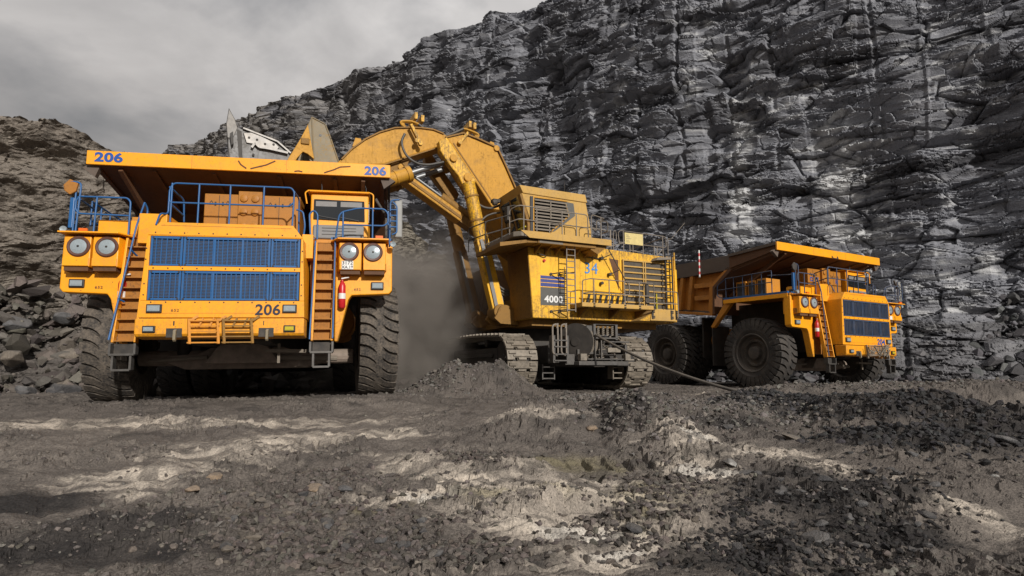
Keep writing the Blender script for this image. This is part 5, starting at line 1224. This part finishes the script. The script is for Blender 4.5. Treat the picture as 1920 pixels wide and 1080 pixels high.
    for px, py in ((355, 135), (415, 160), (845, 210), (885, 225)):
        q = E3([(px, py)], 0, o6, s6)[0]; m.box(q[0] - .06, q[0] + .06, -.65, .3, q[2] - .14, q[2] + .12)
    for px, py in ((395, 320), (430, 345), (790, 335)):
        q = E3([(px, py)], -.86, o6, s6)[0]; m.cyl((q[0], -.86, q[2]), (q[0], -1.0, q[2]), .09, 8)
    m.build_split('pipe_bracket', M['ex'], T)
    for k in range(3):
        P = [(-2.9, -1.2 + k * .1, 4.6), (-2.5, -1.3 + k * .1, 4.1 - k * .1), (-2.1, -1.4, 3.85 - k * .1), (-1.7, -1.45, 3.85)]
        m = MB(); m.tube(roundpath(P, .4, 6), .05, 8); m.build('hose', M['cable'], T, smooth=60)
    # bucket (opened clam): curved floor shell between two side walls
    BW = 1.75
    ys = -BW
    wall = EP([(430, 300), (427, 268), (430, 238), (446, 238), (456, 243), (518, 266), (540, 286), (556, 303), (556, 325), (430, 325)], ys)
    bk = None
    m = MB(); m.prism(wall, 'y', ys, ys + .10); m.prism(wall, 'y', BW - .1, BW)
    fl = EP([(427, 325), (427, 268), (430, 238), (446, 238), (456, 243), (452, 262), (450, 325)], ys); m.prism(fl, 'y', ys + .1, BW - .1)
    bkt = m.build('bucket', M['bucket'], T, bevel=.03)
    m = MB(); m.prism(EP([(444, 242), (453, 246), (455, 300), (448, 300)], ys - .01), 'y', ys - .012, ys - .002); m.prism(EP([(431, 250), (437, 246), (438, 268), (434, 272)], ys - .2), 'y', ys - .2, ys - .02); m.build_split('recess_shade_plate', M['soot'], bkt)  # dark plates standing in for the shaded gap at the lip
    m = MB(); q = E(600, 255, -BW); m.cyl((q[0], -BW - .068, q[1]), (q[0], -BW - .055, q[1]), .05, 10); m.build('ear_hole', M['black'], bkt)
    m = MB(); m.prism(EP([(456, 249), (475, 248), (516, 268), (524, 276), (520, 281), (508, 280), (490, 277), (480, 271), (462, 268)], ys - .05), 'y', ys - .06, ys - .002); m.build('wear_plate', M['steel'], bkt, bevel=.015)
    m = MB()
    for a in ((467, 258), (482, 262), (497, 270), (513, 271), (475, 290)):
        q = E(*a, ys - .06); m.cyl((q[0], ys - .075, q[1]), (q[0], ys - .04, q[1]), .04, 8)
    m.build_split('plug_bolt', D, bkt)
    m = MB(); q = E3([(472, 277), (478, 268), (486, 276), (505, 279), (540, 287)], ys - .1)
    for a, b_ in zip(q, q[1:]): m.bar(a, b_, .08, .07)
    q = E3([(456, 241), (520, 266), (545, 288)], ys - .03)
    for a, b_ in zip(q, q[1:]): m.bar(a, b_, .14, .05)
    m.build('wall_rib', M['steel'], bkt)
    for k in range(5):
        y = -BW + .12 + k * (2 * BW - .24) / 4
        tp = E(430, 202, ys); ba_ = EP([(424, 232), (429, 202), (441, 224), (446, 240), (436, 262), (426, 258)], ys)
        m = MB(); m.prism(ba_, 'y', y - .13, y + .13); m.build('tooth', M['tooth'], bkt, bevel=.02)
    # rear wall half of the bucket with the hinge ears
    for sy in (-1, 1):
        m = MB(); y = sy * BW
        poly = EP([(575, 240), (584, 219), (609, 233), (620, 262), (634, 304), (634, 330), (588, 330), (580, 300)], -BW)
        m.prism(poly, 'y', y - .06, y + .06)
        for a_, b_ in (((584, 221), (588, 300)), ((584, 221), (609, 234)), ((609, 234), (620, 262)), ((620, 262), (634, 304))):
            e_ = E(*a_, -BW); f_ = E(*b_, -BW); m.bar((e_[0], y - .07, e_[1]), (f_[0], y - .07, f_[1]), .05, .05)
        ear = m.build('bucket_ear', M['ear'], bkt, bevel=.025)
        m = MB(); poly = EP([(538, 303), (560, 268), (575, 240), (576, 236), (588, 302), (576, 292), (567, 288), (556, 300), (550, 312)], -BW)
        m.prism(poly, 'y', y - .16 * (1 if sy < 0 else -1) - .04, y - .16 * (1 if sy < 0 else -1) + .04); m.build('hinge_plate', XB, bkt, bevel=.02)
        q = E(571, 269, -BW); m = MB(); yy = y + sy * .10; m.box(q[0] - .14, q[0] + .14, yy - .16, yy + .16, q[1] - .11, q[1] + .11); m.build('hinge_block', M['exd'], bkt, bevel=.03)
    m = MB(); m.prism(EP([(584, 222), (609, 233), (620, 262), (634, 304), (634, 330), (622, 330), (612, 262), (600, 236)], -BW), 'y', -BW + .06, BW - .06); m.prism(EP([(556, 315), (580, 300), (634, 318), (634, 340), (556, 340)], -BW), 'y', -BW + .06, BW - .06); m.build('bucket_back', M['exd'], bkt)
    # undercarriage: crawler tracks run along local y
    m = MB(); m.box(-1.9, 1.9, -2.2, 2.4, .9, 1.9); m.box(-1.3, 1.3, -3.3, -2.2, 1.0, 1.7); m.build('car_body', M['soot'], T, bevel=.05)
    m = MB(); m.cyl((0, 0, 1.9), (0, 0, 2.42), 1.7, 40); m.build('slew_ring', M['soot'], T, smooth=40)
    for sx in (-1, 1):
        cx = sx * 2.50; W = 1.16
        # centre line of the belt
        y0_, y1_, r_, zc = -2.72, 4.2, .92, 1.08
        path = []
        n1 = 400
        L1 = y1_ - y0_; Lt = 2 * L1 + 2 * math.pi * r_
        def at(sv):
            sv %= Lt
            if sv < L1: t = sv / L1; return Vector((0, y1_ - sv, zc + r_ + .10 * math.sin(math.pi * t))), Vector((0, -1, 0)), Vector((0, 0, 1))
            sv -= L1
            if sv < math.pi * r_: a = sv / r_; return Vector((0, y0_ - r_ * math.sin(a), zc + r_ * math.cos(a))), Vector((0, -math.cos(a), -math.sin(a))), Vector((0, -math.sin(a), math.cos(a)))
            sv -= math.pi * r_
            if sv < L1: return Vector((0, y0_ + sv, zc - r_)), Vector((0, 1, 0)), Vector((0, 0, -1))
            sv -= L1; a = sv / r_; return Vector((0, y1_ + r_ * math.sin(a), zc - r_ * math.cos(a))), Vector((0, math.cos(a), math.sin(a))), Vector((0, math.sin(a), -math.cos(a)))
        ns = 52; pitch = Lt / ns
        m = MB()
        for k in range(ns):
            p, d, nrm = at((k + .5) * pitch); c = Vector((cx, 0, 0)) + p
            mt = Matrix(((1, d.x, nrm.x, c.x), (0, d.y, nrm.y, c.y), (0, d.z, nrm.z, c.z), (0, 0, 0, 1)))
            hw = W / 2; hp = pitch * .5
            m.box(-hw, hw, -hp * .80, hp * .62, -.03, .06, mt)                     # shoe plate
            for u0, u1 in ((-hw, -hw * .52), (-hw * .26, hw * .26), (hw * .52, hw)): m.box(u0, u1, hp * .62, hp * 1.02, -.03, .056, mt)
            for u0, u1 in ((-hw * .9, -hw * .45), (hw * .45, hw * .9)): m.box(u0, u1, -hp * .55, -hp * .05, .06, .125, mt)
            m.box(-hw * .62, hw * .62, hp * .15, hp * .45, .06, .11, mt)
            m.box(-hw * .3, hw * .3, -hp * .9, hp, -.16, -.02, mt)
        tr = m.build('crawler_track', M['shoe'], T, bevel=0)
        m = MB(); m.box(cx - .32, cx + .32, -2.2, 2.8, .55, 1.62); m.box(cx - .40, cx + .40, -1.8, 2.4, 1.25, 1.4); m.build('track_frame', M['soot'], T, bevel=.04)
        m = MB()
        for yy in (y0_, y1_): m.cyl((cx - .3, yy, zc), (cx + .3, yy, zc), .80, 28); m.cyl((cx - .36, yy, zc), (cx + .36, yy, zc), .3, 18)
        for i in range(7): yy = -1.7 + i * .72; m.cyl((cx - .42, yy, .42), (cx + .42, yy, .42), .22, 16)
        for yy in (-1, 1.5): m.cyl((cx - .3, yy, 1.82), (cx + .3, yy, 1.82), .14, 12)
        m.build_split('track_wheel', M['soot'], T, smooth=40)
        # boarding step hung inside the track
        q = E(1022 if sx < 0 else 1152, 698, -3.0)
        m = MB()
        for i in range(3): m.box(q[0] - .24, q[0] + .24, -3.3, -2.9, q[1] - .24 + i * .2, q[1] - .20 + i * .2)
        for w in (-.24, .24): m.box(q[0] + w - .02, q[0] + w + .02, -3.28, -2.92, q[1] - .26, q[1] + .3)
        m.build('boarding_step', M['dustgrey'] if sx > 0 else M['steel'], T)
    # cable reel assembly at the front of the car body
    yr = -3.9
    def q2(px, py, y=yr): return E(px, py, y)
    c = q2(1070, 641); Rr = .66
    m = MB(); x0 = c[0]; x1 = q2(1112, 641)[0] + .1
    hw_ = .34; m.cyl((-hw_ - .04, 0, 0), (-hw_, 0, 0), Rr, 32); m.cyl((hw_, 0, 0), (hw_ + .04, 0, 0), Rr, 32); m.cyl((-hw_ - .08, 0, 0), (hw_ + .08, 0, 0), .16, 16); m.cyl((-hw_, 0, 0), (hw_, 0, 0), .40, 24)
    reel = m.build('cable_reel', M['soot'], T, smooth=40); reel.matrix_local = Matrix.Translation((x0 + .36, yr, c[1])) @ Matrix.Rotation(R(38), 4, 'Z')
    m = MB()
    for k in range(8):
        xx = -hw_ + .05 + k * .085; m.tube([(xx, math.cos(a) * (.56 + .03 * (k % 3)), math.sin(a) * (.56 + .03 * (k % 3))) for a in [2 * math.pi * j / 28 for j in range(28)]], .038, 8, closed=True)
    m.build('wound_cable', M['dustgrey'], reel, smooth=60)
    m = MB()
    for px in (1036, 1052):
        a = q2(px, 610, -4.2); b_ = q2(px, 662, -4.2); m.tube(roundpath([(a[0] + .18, -4.2, a[1] - .1), (a[0] + .18, -4.2, a[1] + .06), (a[0], -4.2, a[1] + .0), (a[0], -4.2, b_[1]), (a[0] + .16, -4.2, b_[1] - .08)], .08), .035, 8); m.bar((a[0] + .2, -4.2, a[1] + .08), (a[0] + .2, -4.2, b_[1]), .05)
    m.build_split('grab_rail', M['rail'], T, smooth=50)
    m = MB()
    for py in (638, 650, 664, 676):
        a = q2(1038, py, -4.15); b_ = q2(1062, py, -4.15); m.box(a[0], b_[0], -4.25, -3.9, a[1] - .02, a[1] + .02)
    for px in (1037, 1062): a = q2(px, 680, -4.1); m.box(a[0] - .04, a[0] + .04, -4.2, -3.9, a[1], 2.0)
    m.build('access_steps', M['steel'], T)
    m = MB()
    def bx(px0, py0, px1, py1, y0, y1):
        a = E(px0, py0, y0); b_ = E(px1, py1, y0); m.box(a[0], b_[0], y0, y1, b_[1], a[1])
    bx(1113, 607, 1118, 638, -4.5, -4.2); bx(1154, 609, 1159, 638, -4.5, -4.2); bx(1113, 607, 1159, 610, -4.5, -4.2); bx(1113, 632, 1159, 636, -4.5, -4.2); bx(1100, 610, 1113, 634, -4.4, -3.6)
    bx(1114, 638, 1118, 676, -4.4, -4.3); bx(1127, 638, 1130, 674, -4.4, -4.3); bx(1172, 646, 1177, 680, -4.4, -4.2); bx(1132, 639, 1180, 643, -4.4, -4.32); bx(1130, 647, 1172, 649, -4.3, -4.25); bx(1102, 664, 1172, 666, -4.35, -4.2); bx(1102, 672, 1172, 675, -4.4, -4.2); bx(1086, 677, 1178, 685, -4.45, -3.6)
    bx(1083, 655, 1095, 675, -4.25, -3.8); bx(1060, 664, 1090, 684, -4.1, -3.5); bx(1105, 655, 1114, 664, -4.4, -4.0)
    m.build('reel_frame', M['steel'], T, bevel=.012)
    m = MB()
    for px in (1121, 1130, 1138, 1147):
        a = q2(px, 614, -4.4); b_ = q2(px + 1, 629, -4.4)
        for t in np.linspace(0, 1, 5): m.cyl((a[0] - .05, -4.42, a[1] + (b_[1] - a[1]) * t), (a[0] + .05, -4.42, a[1] + (b_[1] - a[1]) * t + .02), .028, 8)
    bx(1089, 663, 1101, 676, -4.5, -4.3); bx(1173, 664, 1183, 676, -4.5, -4.25); bx(1140, 652, 1164, 661, -4.4, -4.3)
    m.build_split('guide_roller', M['shoe'], T, bevel=.01)
    m = MB(); rr = random.Random(5)
    for i in range(26):
        a = q2(rr.uniform(1096, 1172), rr.uniform(640, 674), -4.1); m.cyl((a[0], -4.1, a[1]), (a[0] + rr.uniform(.05, .35), -4.1 + rr.uniform(-.15, .15), a[1] + rr.uniform(-.03, .03)), rr.uniform(.02, .05), 8)
    m.build('reel_drive', M['dustgrey'], T, smooth=50)
    m = MB(); m.box(-1.2, 2.2, -3.7, -3.3, .95, 1.35); m.build('reel_support', M['soot'], T)
    # cable start point
    s = E(1117, 628, -4.55); return mtx @ Vector((s[0], -4.55, s[1]))
CABLE_START = build_excavator()
# ------------------------------------------------------------------ boulders placed one by one
rb = random.Random(11)
for i in range(34):
    s = rb.uniform(-2.5, 5.5); t = rb.random() ** 1.3 * .30; Z, d, _ = bank_profile(np.array(s), np.array(t)); d = float(d) + rb.uniform(.0, 1.3)
    boulder(BP.x + BD.x * s + BN.x * d, BP.y + BD.y * s + BN.y * d, max(float(Z), 0), rb.uniform(.22, .62), rb.choice(['dark', 'grey', 'brown']), 'dark angular boulder lying at the foot of the brown bank beside truck 206', 'boulders below the brown bank', i + 50)
for i in range(34):
    s = rb.uniform(-13.5, 3.5); z = 3.0 * rb.random() ** 1.6; off = (max(0, 1 - z / 5.6) ** 1.3) * 5.2 - .12 * z + rb.uniform(.1, .9)
    boulder(CP.x + CD.x * s + CN.x * off, CP.y + CD.y * s + CN.y * off, z - .1, rb.uniform(.25, .72), rb.choice(['dark', 'grey', 'grey']), 'dark grey boulder fallen at the foot of the cliff beside truck 204', 'boulders at the cliff foot', i + 150)
px_boulder(1880, 672, 46, 'grey', 'largest squared grey boulder at the cliff foot beside truck 204', flat=1.1)
px_boulder(1190, 1000 - 0, 40, 'dark', 'dark stone half buried in the pale ruts', flat=.7)
for a in ((357, 932, 36, 'tan', 'tan squared stone nearest the loose chips ahead of truck 206', .8), (402, 912, 34, 'tan', 'rounded tan stone behind the squared tan stone', .8), (590, 932, 30, 'tan', 'tan pointed stone beside the tyre ruts', .9),
          (470, 1010, 44, 'brown', 'flat brown slab among the brown chips', .6), (540, 965, 40, 'brown', 'brown wedge-shaped stone among the brown chips', .8), (1530, 1030, 66, 'grey', 'broad flat grey slab lying on dark coaly rubble', .5), (1625, 1030, 30, 'grey', 'small grey block beside the broad flat slab', 1),
          (1708, 868, 44, 'grey', 'flat-topped grey slab on the dark spoil ridge', .6), (1868, 922, 16, 'pale', 'pale round stone on the floor beyond the dark rubble', 1), (1584, 945, 18, 'pale', 'small pale block in the dark rubble patch', .6), (1110, 820, 26, 'tan', 'light brown rounded stone at the foot of the pointed spoil heap', .9),
          (1366, 808, 24, 'dark', 'dark rounded stone among the pale rubble behind the spoil heap', .9), (1370, 886, 42, 'pale', 'whitish cracked lump at the end of the tyre prints', .6), (1490, 825, 46, 'brown', 'long light brown slab lying in the pale patch', .35), (1890, 855, 34, 'grey', 'grey stone at the far end of the dark ridge', .8),
          (1385, 1045, 30, 'dark', 'dark upright stone near the broad flat slab', 1.1), (805, 712, 34, 'grey', 'light grey block on the heap beside truck 206', .9)):
    px_boulder(*a[:5], flat=a[5])
for i in range(60):
    px_boulder(rb.uniform(380, 820), rb.uniform(935, 1070), rb.uniform(14, 30), rb.choice(['brown', 'dark', 'brown', 'grey']), 'fist-sized brown-grey stone in the brown rubble patch beside the pale ruts', 'brown rubble stones', rb.uniform(.6, 1), 300 + i)
for i in range(50):
    px_boulder(rb.uniform(1390, 1760), rb.uniform(880, 1070), rb.uniform(12, 30), rb.choice(['dark', 'dark', 'grey']), 'dark stone in the coaly rubble patch below the dark ridge', 'dark rubble stones', rb.uniform(.6, 1), 400 + i)

# ------------------------------------------------------------------ power cable from the reel to the floor
m = MB()
e1 = pxg(1440, 757); z1 = ground_z(*e1); end = Vector((e1[0], e1[1], z1 + .06))
pts = catenary(CABLE_START, end, .24, 24)
for px, py in ((1470, 761), (1510, 762), (1560, 766), (1600, 775)):
    q = pxg(px, py); pts.append(Vector((q[0], q[1], ground_z(*q) + .05)))
pts = [Vector((p.x, p.y, max(p.z, ground_z(p.x, p.y) + .05))) for p in pts]
m.tube(pts, .045, 10); tag(m.build('power_cable', M['cable'], smooth=60), 'thick black trailing cable stretched from the excavator reel to the ground', 'cable')

# ------------------------------------------------------------------ dust hanging between truck 206 and the excavator
def dust(name, loc, scl, dens, colr, seed, label):
    bm = bmesh.new(); bmesh.ops.create_icosphere(bm, subdivisions=3, radius=1); me = bpy.data.meshes.new(name); bm.to_mesh(me); bm.free()
    o = bpy.data.objects.new(name, me); COL.objects.link(o); o.location = loc; o.scale = scl; o.rotation_euler = (0, 0, .5)
    mt = bpy.data.materials.new(name + '_volume'); mt.use_nodes = True; nt = mt.node_tree; N = nt.nodes; L = nt.links; N.clear()
    out = N.new('ShaderNodeOutputMaterial'); pv = N.new('ShaderNodeVolumePrincipled'); tc = N.new('ShaderNodeTexCoord')
    ln = N.new('ShaderNodeVectorMath'); ln.operation = 'LENGTH'; L.new(tc.outputs['Object'], ln.inputs[0])
    fo = N.new('ShaderNodeMapRange'); fo.inputs[1].default_value = .98; fo.inputs[2].default_value = .25; fo.inputs[3].default_value = 0; fo.inputs[4].default_value = 1; L.new(ln.outputs['Value'], fo.inputs[0])
    ns = N.new('ShaderNodeTexNoise'); ns.inputs['Scale'].default_value = 1.9; ns.inputs['Detail'].default_value = 6; ns.inputs['Roughness'].default_value = .62; L.new(tc.outputs['Object'], ns.inputs['Vector'])
    mr = N.new('ShaderNodeMapRange'); mr.inputs[1].default_value = .42; mr.inputs[2].default_value = .60; mr.inputs[3].default_value = .05; L.new(ns.outputs[0], mr.inputs[0])
    mu = N.new('ShaderNodeMath'); mu.operation = 'MULTIPLY'; L.new(fo.outputs[0], mu.inputs[0]); L.new(mr.outputs[0], mu.inputs[1])
    m2 = N.new('ShaderNodeMath'); m2.operation = 'MULTIPLY'; L.new(mu.outputs[0], m2.inputs[0]); m2.inputs[1].default_value = dens
    L.new(m2.outputs[0], pv.inputs['Density']); pv.inputs['Color'].default_value = (*colr, 1); pv.inputs['Anisotropy'].default_value = .2
    L.new(pv.outputs[0], out.inputs['Volume']); me.materials.append(mt); tag(o, label, 'dust', kind='stuff')
dust('dust_cloud', (-4.4, 26.0, 2.4), (6.3, 3.6, 5.8), 2.2, (.66, .61, .56), 1, 'brown dust cloud rising between truck 206 and the excavator boom')
